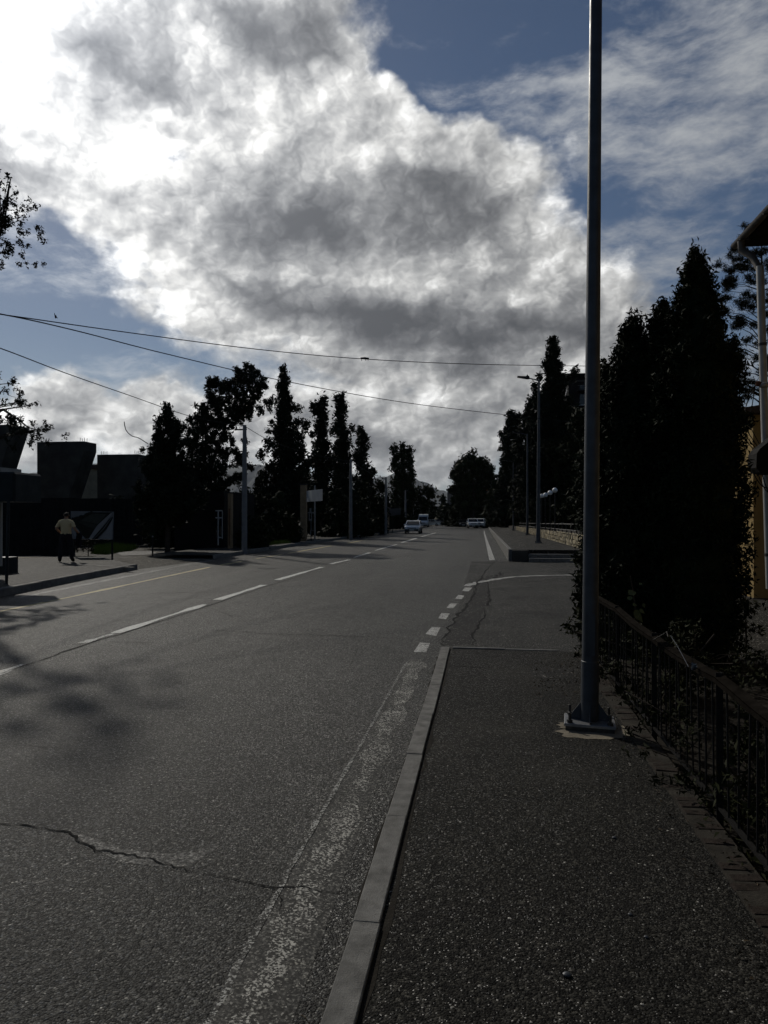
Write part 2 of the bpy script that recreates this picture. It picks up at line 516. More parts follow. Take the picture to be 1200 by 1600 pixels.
simple('poster_roof', (0.050, 0.056, 0.045), 0.6, 0, 0.2, 8)
simple('poster_line', (0.026, 0.03, 0.024), 0.6, 0, 0.2, 8)
simple('tyre', (0.012, 0.012, 0.012), 0.8, 0, 0.1, 9)
simple('rim', (0.20, 0.20, 0.20), 0.4, 0.8, 0.1, 9)
simple('car_silver', (0.80, 0.81, 0.80), 0.16, 0.25, 0.05, 2)
simple('car_white', (0.66, 0.66, 0.65), 0.3, 0.0, 0.05, 2)
simple('car_dark', (0.02, 0.021, 0.024), 0.25, 0.2, 0.05, 2)
simple('bumper', (0.04, 0.04, 0.04), 0.55, 0, 0.1, 4)
simple('lamp_glass', (0.55, 0.55, 0.55), 0.15, 0, 0.05, 3)
simple('plate_white', (0.6, 0.6, 0.58), 0.5, 0, 0.05, 3)
simple('pebble', (0.065, 0.063, 0.057), 0.8, 0, 0.5, 90)
simple('dry_leaf', (0.05, 0.036, 0.02), 0.8, 0, 0.6, 60)
simple('scrap', (0.11, 0.115, 0.12), 0.3, 0.6, 0.2, 40)
simple('mountain', (0.022, 0.030, 0.028), 0.95, 0, 0.25, 0.002)
simple('ground', (0.045, 0.042, 0.032), 0.95, 0, 0.3, 0.2)


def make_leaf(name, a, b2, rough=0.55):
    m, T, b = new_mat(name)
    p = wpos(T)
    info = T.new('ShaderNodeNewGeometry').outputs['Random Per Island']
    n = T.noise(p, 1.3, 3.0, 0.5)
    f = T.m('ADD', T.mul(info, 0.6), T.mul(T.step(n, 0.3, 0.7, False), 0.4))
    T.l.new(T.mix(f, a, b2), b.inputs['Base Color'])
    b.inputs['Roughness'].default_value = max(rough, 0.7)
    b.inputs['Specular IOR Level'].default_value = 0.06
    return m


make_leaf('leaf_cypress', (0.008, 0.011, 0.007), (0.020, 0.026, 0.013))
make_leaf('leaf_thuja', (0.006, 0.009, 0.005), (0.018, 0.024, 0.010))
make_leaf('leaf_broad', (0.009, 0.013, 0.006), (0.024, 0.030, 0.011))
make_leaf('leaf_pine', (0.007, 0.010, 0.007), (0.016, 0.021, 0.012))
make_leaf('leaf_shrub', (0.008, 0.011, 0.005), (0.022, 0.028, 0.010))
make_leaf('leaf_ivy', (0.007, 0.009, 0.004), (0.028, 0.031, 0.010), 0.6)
make_leaf('grass', (0.045, 0.075, 0.010), (0.11, 0.15, 0.022), 0.6)
make_leaf('leaf_big', (0.07, 0.085, 0.035), (0.11, 0.12, 0.06), 0.5)

for k_ in ('car_silver', 'car_white', 'car_dark', 'glass_dark', 'lamp_glass', 'globe', 'pole_grey', 'plate_steel', 'drainpipe'):
    for nd_ in MATS[k_].node_tree.nodes:
        if nd_.type == 'BSDF_PRINCIPLED':
            nd_.inputs['Specular IOR Level'].default_value = 0.5


# ------------------------------------------------------------------ mesh helpers
import numpy as np


def link(o, parent=None):
    COL.objects.link(o)
    if parent is not None:
        o.parent = parent
    return o


def tag(o, label, cat, group=None):
    o['label'] = label
    o['category'] = cat
    if group:
        o['group'] = group
    return o


def struct(o):
    o['kind'] = 'structure'
    return o


def stuff(o):
    o['kind'] = 'stuff'
    return o


def empty(name, loc, rz=0.0):
    o = bpy.data.objects.new(name, None)
    o.empty_display_size = 0.2
    o.location = loc
    o.rotation_euler = (0, 0, rz)
    return link(o)


def chain(o):
    v = Vector((0, 0, 0))
    while o is not None:
        v += o.location
        o = o.parent
    return v


class MB:
    """collects shapes for one mesh"""

    def __init__(self):
        self.v = []
        self.f = []

    def add(self, verts, faces):
        k = len(self.v)
        self.v += [tuple(p) for p in verts]
        self.f += [tuple(i + k for i in q) for q in faces]
        return self

    def box(self, x0, x1, y0, y1, z0, z1, ch=0.0):
        if ch > 0:
            xs, ys = (x0, x1), (y0, y1)
            ring = lambda z, i: [(x0 + i, y0, z), (x1 - i, y0, z), (x1, y0 + i, z), (x1, y1 - i, z), (x1 - i, y1, z), (x0 + i, y1, z), (x0, y1 - i, z), (x0, y0 + i, z)]
            a = ring(z0, ch)
            b = ring(z1 - ch, ch)
            c = [(min(max(x, x0 + ch), x1 - ch), min(max(y, y0 + ch), y1 - ch), z1) for (x, y, z) in ring(z1, ch)]
            vs = a + b + c
            fs = [tuple(range(7, -1, -1)), tuple(range(16, 24))]
            for r in (0, 8):
                for i in range(8):
                    j = (i + 1) % 8
                    fs.append((r + i, r + j, r + 8 + j, r + 8 + i))
            return self.add(vs, fs)
        vs = [(x0, y0, z0), (x1, y0, z0), (x1, y1, z0), (x0, y1, z0), (x0, y0, z1), (x1, y0, z1), (x1, y1, z1), (x0, y1, z1)]
        return self.add(vs, [(3, 2, 1, 0), (4, 5, 6, 7), (0, 1, 5, 4), (1, 2, 6, 5), (2, 3, 7, 6), (3, 0, 4, 7)])

    def tube(self, path, radii, n=10, cap=True):
        path = [Vector(p) for p in path]
        if not isinstance(radii, (list, tuple)):
            radii = [radii] * len(path)
        up = Vector((0, 0, 1))
        rings = []
        prev = None
        for i, p in enumerate(path):
            t = (path[min(i + 1, len(path) - 1)] - path[max(i - 1, 0)]).normalized()
            if prev is None:
                a = t.cross(up if abs(t.z) < 0.95 else Vector((1, 0, 0))).normalized()
            else:
                a = (prev - t * prev.dot(t)).normalized()
            prev = a
            b = t.cross(a)
            rings.append([p + (a * math.cos(2 * PI * k / n) + b * math.sin(2 * PI * k / n)) * radii[i] for k in range(n)])
        vs = [q for r in rings for q in r]
        fs = []
        for i in range(len(path) - 1):
            for k in range(n):
                j = (k + 1) % n
                fs.append((i * n + k, i * n + j, (i + 1) * n + j, (i + 1) * n + k))
        if cap:
            fs.append(tuple(range(n - 1, -1, -1)))
            m = (len(path) - 1) * n
            fs.append(tuple(m + k for k in range(n)))
        return self.add(vs, fs)

    def prism(self, poly, axis, a, b):
        """polygon in the plane across the axis ('x': (y,z), 'y': (x,z), 'z': (x,y)) drawn out from a to b"""
        def P(p, q):
            return {'x': (q, p[0], p[1]), 'y': (p[0], q, p[1]), 'z': (p[0], p[1], q)}[axis]
        n = len(poly)
        vs = [P(p, a) for p in poly] + [P(p, b) for p in poly]
        fs = [tuple(range(n - 1, -1, -1)), tuple(range(n, 2 * n))]
        fs += [(i, (i + 1) % n, n + (i + 1) % n, n + i) for i in range(n)]
        return self.add(vs, fs)

    def lathe(self, prof, c=(0, 0, 0), n=16):
        vs = []
        for (r, z) in prof:
            vs += [(c[0] + r * math.cos(2 * PI * k / n), c[1] + r * math.sin(2 * PI * k / n), c[2] + z) for k in range(n)]
        fs = []
        for i in range(len(prof) - 1):
            for k in range(n):
                j = (k + 1) % n
                fs.append((i * n + k, i * n + j, (i + 1) * n + j, (i + 1) * n + k))
        fs.append(tuple(range(n - 1, -1, -1)))
        fs.append(tuple((len(prof) - 1) * n + k for k in range(n)))
        return self.add(vs, fs)

    def ball(self, c, r, n=12, m=8, sc=(1, 1, 1)):
        prof = [(max(1e-4, math.sin(PI * i / m)) * r, -math.cos(PI * i / m) * r) for i in range(m + 1)]
        k = len(self.v)
        self.lathe(prof, (0, 0, 0), n)
        for i in range(k, len(self.v)):
            x, y, z = self.v[i]
            self.v[i] = (c[0] + x * sc[0], c[1] + y * sc[1], c[2] + z * sc[2])
        return self

    def move(self, M):
        self.v = [tuple(M @ Vector(p)) for p in self.v]
        return self

    def mesh(self, name, mat, smooth=False, off=None):
        me = bpy.data.meshes.new(name)
        vs = self.v if off is None else [(x - off.x, y - off.y, z - off.z) for (x, y, z) in self.v]
        me.from_pydata(vs, [], self.f)
        bm = bmesh.new()
        bm.from_mesh(me)
        bmesh.ops.recalc_face_normals(bm, faces=bm.faces)
        bm.to_mesh(me)
        bm.free()
        me.materials.append(MATS[mat])
        if smooth:
            for p in me.polygons:
                p.use_smooth = True
            me.set_sharp_from_angle(angle=rad(40))
        return me

    def build(self, name, mat, parent=None, smooth=False, local=False):
        off = chain(parent) if (parent is not None and not local) else None
        return link(bpy.data.objects.new(name, self.mesh(name, mat, smooth, off)), parent)


def copy_tree(o, parent=None):
    c = o.copy()
    COL.objects.link(c)
    c.parent = parent
    for ch in list(o.children):
        copy_tree(ch, c)
    return c


def sheet(name, pts, z, mat, parent=None):
    """flat polygon sheet"""
    mb = MB()
    mb.add([(p[0], p[1], z) for p in pts], [tuple(range(len(pts)))])
    o = mb.build(name, mat, parent)
    if o.data.polygons[0].normal.z < 0:
        o.data.flip_normals()
    return o


def ribbon(name, pts, width, z, mat, parent, rng=None, jag=0.0, taper=False, sub=1):
    """strip of the given width along points"""
    P = [Vector((p[0], p[1], 0)) for p in pts]
    if sub > 1:
        Q = []
        for i in range(len(P) - 1):
            for k in range(sub):
                Q.append(P[i].lerp(P[i + 1], k / sub))
        P = Q + [P[-1]]
    vs = []
    n = len(P)
    for i, p in enumerate(P):
        t = (P[min(i + 1, n - 1)] - P[max(i - 1, 0)]).normalized()
        s = Vector((-t.y, t.x, 0))
        w = width[min(i * len(width) // n, len(width) - 1)] if isinstance(width, (list, tuple)) else width
        if taper:
            w *= max(0.15, math.sin(PI * min(max(i / (n - 1), 0.06), 0.94)) ** 0.6)
        j = jag * rng.uniform(-1, 1) if rng else 0
        ww = w * (1 + (rng.uniform(-0.5, 0.7) if rng and jag else 0))
        c = p + s * j
        a, b = c + s * ww / 2, c - s * ww / 2
        vs += [(a.x, a.y, z), (b.x, b.y, z)]
    fs = [(2 * i, 2 * i + 1, 2 * i + 3, 2 * i + 2) for i in range(n - 1)]
    return MB().add(vs, fs).build(name, mat, parent)


def quad_px(name, px, z, mat, parent):
    return sheet(name, [G(x, y, z) for (x, y) in px], z, mat, parent)


# ------------------------------------------------------------------ foliage
def leaf_mesh(name, P, size, elong, mat, parent, rng, core=None):
    n = len(P)
    a = rng.normal(size=(n, 3))
    a /= np.linalg.norm(a, axis=1)[:, None] + 1e-9
    b = rng.normal(size=(n, 3))
    b -= a * (a * b).sum(1)[:, None]
    b /= np.linalg.norm(b, axis=1)[:, None] + 1e-9
    s = size * rng.uniform(0.6, 1.35, size=(n, 1))
    V = np.empty((n, 3, 3))
    V[:, 0] = P - a * s * elong * 0.6
    V[:, 1] = P + b * s * 0.62 + a * s * elong * 0.1
    V[:, 2] = P + a * s * elong * 0.6 - b * s * 0.35
    V = V.reshape(-1, 3)
    nv = n * 3
    faces = np.arange(nv)
    extra_v, extra_f = (core.v, core.f) if core else ([], [])
    me = bpy.data.meshes.new(name)
    off = chain(parent)
    allv = np.concatenate([V, np.array(extra_v).reshape(-1, 3)]) if extra_v else V
    allv = allv - np.array(off)
    loops = list(faces)
    starts = list(range(0, nv, 3))
    tot = [3] * n
    cur = nv
    for f in extra_f:
        starts.append(cur)
        tot.append(len(f))
        loops += [i + nv for i in f]
        cur += len(f)
    me.vertices.add(len(allv))
    me.vertices.foreach_set('co', allv.astype(np.float32).ravel())
    me.loops.add(len(loops))
    me.loops.foreach_set('vertex_index', np.array(loops, dtype=np.int32))
    me.polygons.add(len(starts))
    me.polygons.foreach_set('loop_start', np.array(starts, dtype=np.int32))
    me.polygons.foreach_set('loop_total', np.array(tot, dtype=np.int32))
    me.update()
    me.validate()
    me.materials.append(MATS[mat])
    return link(bpy.data.objects.new(name, me), parent)


def ball_pts(rng, n, c, r, stretch=1.0):
    q = rng.normal(size=(n, 3)) * r * 0.52
    q[:, 2] *= stretch
    return q + np.array(c)


def spire(px, top, bot, hw, seed, power=0.8, step=9, wob=0.35, tip=3.0):
    """circles that outline a ragged pointed crown (pixels)"""
    r = random.Random(seed)
    out = []
    y = top + tip
    while y < bot:
        t = (y - top) / (bot - top)
        w = max(tip, hw * 1.3 * t ** power)
        k = max(1, int(w / 5) + 1)
        for _ in range(k):
            cr = max(tip, min(w, w * r.uniform(0.28, 0.55)))
            off = r.uniform(-1, 1) * max(0.0, w * r.uniform(1 - wob, 1 + wob * 0.6) - cr * 0.6)
            out.append((px + off, y + r.uniform(-4, 4), cr))
        y += max(4.0, step * (0.5 + t * 0.8))
    return out


def plant(name, label, cat, group, circles, d, leaf, sub, per, mat, seed, base_px=None, base_z=0.1, trunk_r=0.12,
          depth=1.0, stretch=1.3, elong=1.7, core=0.0, trunk_name='trunk', crown_name='crown', core_near=1e9, solid=0.6):
    """a tree whose crown is many leaf clumps spread through balls outlined at d metres; trunk and limbs inside"""
    rng = np.random.default_rng(seed)
    R = random.Random(seed)
    k = d / F
    xs = [c[0] for c in circles]
    bx = base_px if base_px is not None else sum(xs) / len(xs)
    g = U(bx, HZ, d)
    root = empty(name, (g.x, g.y, base_z))
    tag(root, label, cat, group)
    fwd = Vector((-math.sin(YAW), math.cos(YAW), 0))
    P = []
    cl = []
    cmb = MB() if core else None
    for (px, py, r) in circles:
        c = U(px, py, d) + fwd * (R.uniform(-1, 1) * depth * max(abs(px - bx), 10) * k * 0.9)
        rr = r * k
        if c.z - rr < base_z + 0.05:
            c.z = max(c.z, base_z + 0.4 * rr)
        nsub = max(2, int(1.5 * solid * (rr / sub) ** 2))
        for _ in range(nsub):
            v = Vector((R.gauss(0, 1), R.gauss(0, 1), R.gauss(0, 1))).normalized() * (R.random() ** 0.45) * rr * 1.05
            cc = c + v
            cl.append(cc)
            s = sub * R.uniform(0.6, 1.25)
            P.append(ball_pts(rng, int(per * (s / sub) ** 2) + 3, cc, s, stretch))
        if core and abs(px - bx) < core_near:
            cmb.ball(tuple(c), rr * core, 10, 6)
    P = np.concatenate(P)
    P = P[P[:, 2] > base_z + 0.02]
    leaf_mesh(crown_name, P, leaf, elong, mat, root, rng, cmb)
    # trunk and limbs
    top = min(circles, key=lambda c: c[1])
    tz = U(top[0], top[1], d)
    tm = MB()
    m1 = Vector((g.x, g.y, base_z)).lerp(tz, 0.45) + Vector((R.uniform(-.15, .15), 0, 0))
    m1.x = g.x * 0.75 + m1.x * 0.25
    m1.y = g.y * 0.75 + m1.y * 0.25
    tm.tube([(g.x, g.y, base_z - 0.1), (g.x, g.y, base_z + 0.4), m1, tz], [trunk_r * 1.35, trunk_r, trunk_r * 0.6, 0.012], 8)
    hz_ = tz.z - base_z
    for cc in R.sample(cl, min(len(cl), 70)):
        t = max(0.12, min(0.9, (cc.z - base_z - 0.35 * math.hypot(cc.x - g.x, cc.y - g.y)) / hz_))
        if t < 0.45:
            s0 = Vector((g.x, g.y, base_z)).lerp(m1, t / 0.45)
        else:
            s0 = m1.lerp(tz, (t - 0.45) / 0.55)
        tm.tube([s0, s0.lerp(cc, 0.5) + Vector((0, 0, 0.08 * (cc - s0).length)), cc], [trunk_r * 0.28 * (1.1 - t), trunk_r * 0.18 * (1.1 - t), 0.006], 5)
    tm.build(trunk_name, 'bark', root, True)
    return root


# ------------------------------------------------------------------ ground, road, pavements
RNG = random.Random(5)
ground = struct(MB().add([(-16000, -200, -0.09), (16000, -200, -0.09), (16000, 20000, -0.09), (-16000, 20000, -0.09)], [(0, 1, 2, 3)]).build('ground', 'ground'))
LEFT = [G(-160, 970), G(0, 933), G(120, 908), G(215, 889.5)]          # road edge on the left, near
LEFT2 = [G(338, 873.5), G(450, 855), G(540, 842), G(629, 830.5)]       # and past the bay
far_l = Vector((-10.6, 135, 0))
road_pts = [(-9.3, -60), (-0.46, -60), (-0.46, 28.4), (0.98, 28.4), (0.9, 135), (0.9, 175), (-10.6, 175), (-10.6, 135)]
road_pts += [(p.x, p.y) for p in reversed(LEFT2)] + [(p.x, p.y) for p in reversed(LEFT)]
road = struct(sheet('road', road_pts, 0.0, 'asphalt'))
side = struct(sheet('side_road', [(-0.47, 8.76), (16, 8.76), (16, 28.41), (0.98, 28.41), (-0.47, 28.41)], 0.0008, 'asphalt_side'))
cross = struct(sheet('cross_road', [(-70, 135), (-10.6, 135), (-10.6, 150), (-70, 150)], -0.01, 'asphalt'))
verge = struct(sheet('verge', [(-140, -60), (-9.4, -60)] + [(p.x - 0.05, p.y) for p in LEFT] + [(p.x - 0.05, p.y) for p in LEFT2] + [(-10.75, 134.9), (-140, 134.9)], -0.02, 'verge'))
verge2 = struct(sheet('verge', [(1.2, -60), (40, -60), (40, 8.7), (1.2, 8.7)], 0.02, 'soil'))
verge3 = struct(sheet('verge', [(4.0, 28.5), (60, 28.5), (60, 133), (4.0, 133)], 0.3, 'soil'))

# near right pavement with its kerb stones
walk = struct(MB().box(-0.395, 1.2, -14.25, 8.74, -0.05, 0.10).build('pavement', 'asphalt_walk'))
kb = MB().box(-0.0525, 0.0525, -0.4985, 0.4985, -0.06, 0.12, 0.004)
kmesh = kb.mesh('kerb_stone', 'kerb')
for i in range(-12, 11):
    o = link(bpy.data.objects.new('kerb_stone', kmesh), walk)
    o.location = (-0.45 + RNG.uniform(-.003, .003), -1.75 + i * 1.0, RNG.uniform(-.004, .004))
    o.rotation_euler = (RNG.uniform(-.002, .002), RNG.uniform(-.01, .01), RNG.uniform(-.002, .002))
dirt_rng = random.Random(14)
for xx, ww in ((-0.522, .035), (-0.386, .022)):
    ribbon('gutter_dirt', [(xx + dirt_rng.uniform(-.008, .008), -1 + k * .18) for k in range(55)], ww, 0.003 if xx < -.5 else 0.1018, 'soil', road if xx < -.5 else walk, dirt_rng, 0.012)
kmesh2 = MB().box(-0.315, 0.315, -0.03, 0.03, -0.05, 0.112, 0.006).mesh('kerb_stone', 'kerb')
for i in range(2):
    o = link(bpy.data.objects.new('kerb_stone', kmesh2), walk)
    o.location = (-0.055 + i * 0.634, 8.776, RNG.uniform(-.004, .004))
    o.rotation_euler = (0, RNG.uniform(-.006, .006), RNG.uniform(-.006, .006))


def along(pts, step, fn, parent, mesh, name, side_off=0.0, z=0.0):
    """alike pieces laid end to end along a path"""
    acc = 0.0
    for i in range(len(pts) - 1):
        a, b = Vector(pts[i]), Vector(pts[i + 1])
        L = (b - a).length
        t = (b - a).normalized()
        s = Vector((-t.y, t.x, 0))
        k = max(1, int(round(L / step)))
        for j in range(k):
            p = a.lerp(b, (j + 0.5) / k) + s * side_off
            o = link(bpy.data.objects.new(name, mesh), parent)
            o.location = (p.x, p.y, z + RNG.uniform(-.006, .006))
            o.rotation_euler = (RNG.uniform(-.004, .004), RNG.uniform(-.006, .006), math.atan2(t.y, t.x) + RNG.uniform(-.004, .004))
            o.scale = (L / k / step, 1, 1)


lk = MB().box(-0.497, 0.497, -0.075, 0.075, -0.1, 0.17, 0.012).mesh('kerb_stone', 'kerb_old')
walk_l = struct(sheet('pavement', [(p.x - 0.14, p.y) for p in LEFT] + [G(150, 869, 0.15), G(-40, 869, 0.15), (-24, 10)], 0.15, 'asphalt_far_walk'))
along(LEFT, 1.0, None, walk_l, lk, 'kerb_stone', 0.075)
bay = struct(sheet('gravel_bay', [(p.x - .02, p.y) for p in (LEFT[3], LEFT2[0])] + [G(300, 862, 0.0), G(215, 857, 0.0), G(60, 868, 0)], 0.006, 'gravel'))
path2 = LEFT2 + [far_l]
walk_l2 = struct(sheet('pavement', [(p.x - 0.14, p.y) for p in path2] + [(-14.2, 135), (-14.2, 29)], 0.15, 'asphalt_far_walk'))
lk4 = MB().box(-0.9985, 0.9985, -0.075, 0.075, -0.1, 0.17, 0.012).mesh('kerb_stone', 'kerb_old')
along(path2, 2.0, None, walk_l2, lk4, 'kerb_stone', 0.075)
# low stone edging across the bay
for pxs in (((95, 872.5), (200, 871)), ((120, 882), (208, 886))):
    ribbon('slab_edge', [G(x, y, 0.16) for x, y in pxs], 0.18, 0.158, 'kerb_old', walk_l)
quad_px('pale_slab', [(178, 862), (236, 861), (250, 866), (190, 868)], 0.02, 'dust_patch', bay)
quad_px('pale_slab', [(10, 869.5), (60, 868.5), (75, 870), (20, 873)], 0.155, 'concrete_pad', walk_l)

# raised pavement past the side road: retaining kerb, steps, paving that falls gently away
walk_r = struct(MB().add(
    [(1.12, 28.6, 0.45), (3.95, 28.6, 0.45), (3.95, 134, 0.14), (1.02, 134, 0.14), (1.12, 28.6, -.05), (3.95, 28.6, -.05), (3.95, 134, -.05), (1.02, 134, -.05)],
    [(0, 1, 2, 3), (0, 4, 5, 1), (3, 7, 4, 0), (2, 6, 7, 3), (1, 5, 6, 2)]).build('pavement', 'asphalt_far_walk'))
rk = MB().box(-0.994, 0.994, -0.075, 0.075, -0.55, 0.0, 0.012).mesh('kerb_stone', 'kerb')
for i in range(52):
    y = 29.45 + i * 2.0
    o = link(bpy.data.objects.new('kerb_stone', rk), walk_r)
    o.location = (1.05 - 0.1 * i / 52, y, 0.475 - 0.31 * (y - 28.6) / 105.4)
    o.rotation_euler = (0, 0.00294, PI / 2)
for i, (y0, z1) in enumerate(((28.24, 0.30), (27.9, 0.15))):
    MB().box(1.75, 3.93, y0, y0 + 0.37, -0.02, z1, 0.012).build('step', 'kerb', walk_r)
MB().box(1.13, 1.74, 28.3, 28.597, -0.02, 0.44, 0.02).build('step_cheek', 'concrete', walk_r)

# ------------------------------------------------------------------ paint and wear on the road
for a, b, w in (((-90, 1081), (38, 1038), .13), ((180, 989), (320, 944.5), .13), ((340, 937), (412, 914), .13), ((433, 906), (503, 886), .13), ((517, 881), (545, 874.6), .13),
                ((553, 871), (578, 863.5), .14), ((586.5, 860), (620, 850.6), .14), ((627, 848), (652, 840.6), .15), ((658, 838.5), (681, 832.5), .15)):
    pa, pb = G(*a), G(*b)
    pts = [pa.lerp(pb, k / 6) for k in range(7)]
    ribbon('centre_dash', pts, w, 0.002, 'paint_white_fresh' if a[0] > 150 else 'paint_white', road, RNG, 0.004)
ribbon('centre_dash', [G(128, 1004.5), G(150, 998), G(178, 990)], [.16, .09, .09], 0.0018, 'paint_white', road, RNG, 0.01, sub=3)
for a, b in (((-40, 963), (72, 941)), ((76, 940), (328, 886)), ((343, 883.3), (378, 877)), ((400, 873), (440, 866.5)), ((450, 864.6), (517, 853)), ((542, 849), (574, 843))):
    pa, pb = G(*a), G(*b)
    ribbon('yellow_line', [pa.lerp(pb, k / 8) for k in range(9)], 0.13, 0.002, 'paint_yellow', road, RNG, 0.004)
for a, b in (((28, 934), (296, 881.5)), ((305, 880), (330, 875.5)), ((470, 857.5), (560, 843.5))):
    pa, pb = G(*a), G(*b)
    ribbon('edge_line', [pa.lerp(pb, k / 10) for k in range(11)], 0.16, 0.002, 'paint_thin', road, RNG, 0.006)
quad_px('edge_line', [(240, 1760), (398, 1760), (660, 1030), (640, 1030)], 0.0015, 'paint_faded', road)
ribbon('edge_line', [G(x, y) for x, y in ((282, 1680), (330, 1590), (400, 1455), (475, 1320), (540, 1205), (600, 1098), (636, 1034))], 0.022, 0.0025, 'paint_thin', road, RNG, 0.005, sub=6)
ribbon('edge_line', [G(x, y) for x, y in ((345, 1680), (382, 1600), (420, 1520), (472, 1412), (524, 1310), (585, 1180), (628, 1090), (653, 1034))], [.09, .10, .11, .12, .13, .14, .15, .16], 0.0022, 'paint_worn', road, RNG, 0.008, sub=6)
for q in (((646.5, 1018.5), (665.7, 1019), (672, 1005), (656, 1004)), ((665, 990.5), (681.5, 993.5), (688.5, 980), (675, 979)), ((684.5, 966), (697, 967.5), (702.5, 958.5), (690, 957.8)),
          ((697.6, 949.7), (707.7, 950.5), (714.5, 943.2), (703.5, 942.7)), ((711, 935.2), (721.7, 936), (725.5, 930.5), (716, 929.6)), ((721.7, 923.3), (732, 924), (738, 918.2), (726.5, 917.7))):
    quad_px('edge_dash', q, 0.0035, 'paint_white', road)
ribbon('turn_line', [G(x, y) for x, y in ((729, 916), (738, 912.2), (747, 910), (763.7, 907.2), (780, 904.2), (803, 901.2), (827, 900), (862, 899), (930, 898.2))], 0.17, 0.0035, 'paint_white', side, RNG, 0.006, sub=3)
ribbon('turn_line', [G(795, 876.5), G(840, 877.5), G(935, 882)], 0.12, 0.003, 'paint_thin', side, RNG, 0.004, sub=3)
quad_px('edge_line', [(764.5, 875.2), (773.5, 874.8), (759.5, 838), (757, 838)], 0.003, 'paint_white', road)
quad_px('edge_line', [(757, 838), (759.5, 838), (756.8, 829), (755.4, 829)], 0.003, 'paint_white', road)
ribbon('lane_mark', [G(688, 847.3), G(700, 846.8)], 0.35, 0.002, 'paint_thin', road, RNG, 0.02, sub=3)
for i in range(13):
    x0 = 668 + i * 6.7
    pa, pb = G(x0, 829.3), G(x0 + 4.4, 829.3)
    ribbon('speed_bump_segment', [pa, pb], 0.55, 0.012, 'tyre', road)

cr = random.Random(11)
CR = [
    (((-60, 1277), (0, 1285), (60, 1292), (108, 1299), (120, 1312), (150, 1328), (200, 1334), (240, 1342), (265, 1352), (300, 1360)), 0.012),
    (((300, 1360), (360, 1372), (410, 1383), (430, 1386), (470, 1384), (500, 1392), (560, 1396.5)), 0.007),
    (((330, 984), (420, 990), (520, 993), (600, 996), (662, 1001)), 0.012),
    (((0, 1052), (70, 1029), (135, 1006), (200, 987), (322, 947.5), (420, 915), (505, 888.5), (555, 874)), 0.028),
    (((60, 953), (95, 953.5), (126, 954)), 0.02), (((200, 929), (270, 926), (335, 925)), 0.02), (((170, 1003), (240, 1004)), 0.016), (((330, 985), (390, 987)), 0.012),
    (((776, 875), (768, 882), (759, 891), (748, 908), (742, 920), (741, 932), (733, 941), (722, 953), (712, 966), (702, 981), (694, 998), (690, 1008)), 0.05),
    (((764, 908), (763, 922), (765, 935), (760, 946), (738, 945), (776, 947)), 0.045), (((757, 951), (756, 962), (750, 975), (740, 985), (741, 1000), (738, 1008)), 0.035),
    (((784, 893), (780, 898), (770, 903)), 0.06), (((770, 913), (830, 909), (880, 904)), 0.03),
    (((704, 1040), (730, 1042), (770, 1044)), 0.02),
    (((430, 1386), (440, 1405), (436, 1425)), 0.004), (((600, 996), (560, 1012), (548, 1040)), 0.006), (((322, 947), (360, 962), (420, 968)), 0.01),
    (((0, 1160), (70, 1168), (150, 1165)), 0.004),
]
for pts, w in CR:
    zz = 0.1025 if pts[0] == (704, 1040) else 0.0045
    ribbon('crack', [G(x, y, zz) for x, y in pts], w, zz, 'crack', walk if zz > .1 else road, cr, w * 0.9, True, 5)
DP = [(105, 1297), (140, 1308), (190, 1326), (250, 1334), (300, 1330), (345, 1320), (300, 1352), (270, 1356), (230, 1352), (190, 1348), (140, 1322)]
sheet('dust_stain', [G(x, y, 0.001) for x, y in DP], 0.001, 'dust_patch', road)
sheet('tar_shade_patch', [G(x, y, 0.007) for x, y in ((742, 905), (790, 893), (787, 899), (762, 909), (768, 935), (757, 951), (745, 980), (735, 1006), (692, 1008), (704, 980), (735, 940))], 0.0022, 'tar_shade_patch', side)
sheet('tar_shade_patch', [G(x, y, 0.104) for x, y in ((828, 1046), (845, 1043), (880, 1043), (905, 1048), (900, 1058), (850, 1060), (832, 1056))], 0.1015, 'tar_shade_patch', walk)  # shadow patch on the pavement, its shade put into the colour

mh = empty('manhole_cover', G(418, 888, 0.003))
tag(mh, 'round dark iron manhole cover set in the far lane', 'manhole cover')
MB().lathe([(0.36, -0.03), (0.36, 0.004), (0.31, 0.004), (0.30, 0.0)], tuple(mh.location), 20).build('frame', 'black_iron', mh)
MB().lathe([(0.29, -0.03), (0.29, 0.008), (0.05, 0.010)], tuple(mh.location), 20).build('lid', 'fence_iron', mh)

# loose chips on the near pavement and road edge; dry leaves by the fence
cg = random.Random(3)
mb = MB()
for i in range(700):
    if i % 3:
        x, y, z = cg.uniform(-0.36, 1.04), 1.6 + 7.0 * cg.random() ** 1.3, 0.10
    else:
        x, y, z = -0.52 - 3.5 * cg.random() ** 3, 1.4 + 8.0 * cg.random(), 0.0
    s = cg.uniform(0.0016, 0.004) * (2.2 if cg.random() < 0.03 else 1)
    a = cg.uniform(0, PI)
    c, q = math.cos(a) * s, math.sin(a) * s
    h = s * cg.uniform(0.5, 0.9)
    mb.add([(x + c, y + q, z), (x - q * .7, y + c * .7, z), (x - c, y - q, z), (x + q * .7, y - c * .7, z), (x + c * .2, y + q * .1, z + h)], [(0, 1, 4), (1, 2, 4), (2, 3, 4), (3, 0, 4)])
chips = stuff(mb.build('loose_chips', 'pebble'))
tag(chips, 'loose pale stone chips scattered on the near pavement and road edge', 'gravel')
rngn = np.random.default_rng(4)
n = 700
LP = np.stack([1.22 - 0.34 * rngn.random(n) ** 1.6, 1.8 + 6.8 * rngn.random(n), 0.103 + 0.014 * rngn.random(n)], 1)
LP[: n // 2, 0] = 1.25 + rngn.random(n // 2) * 1.2
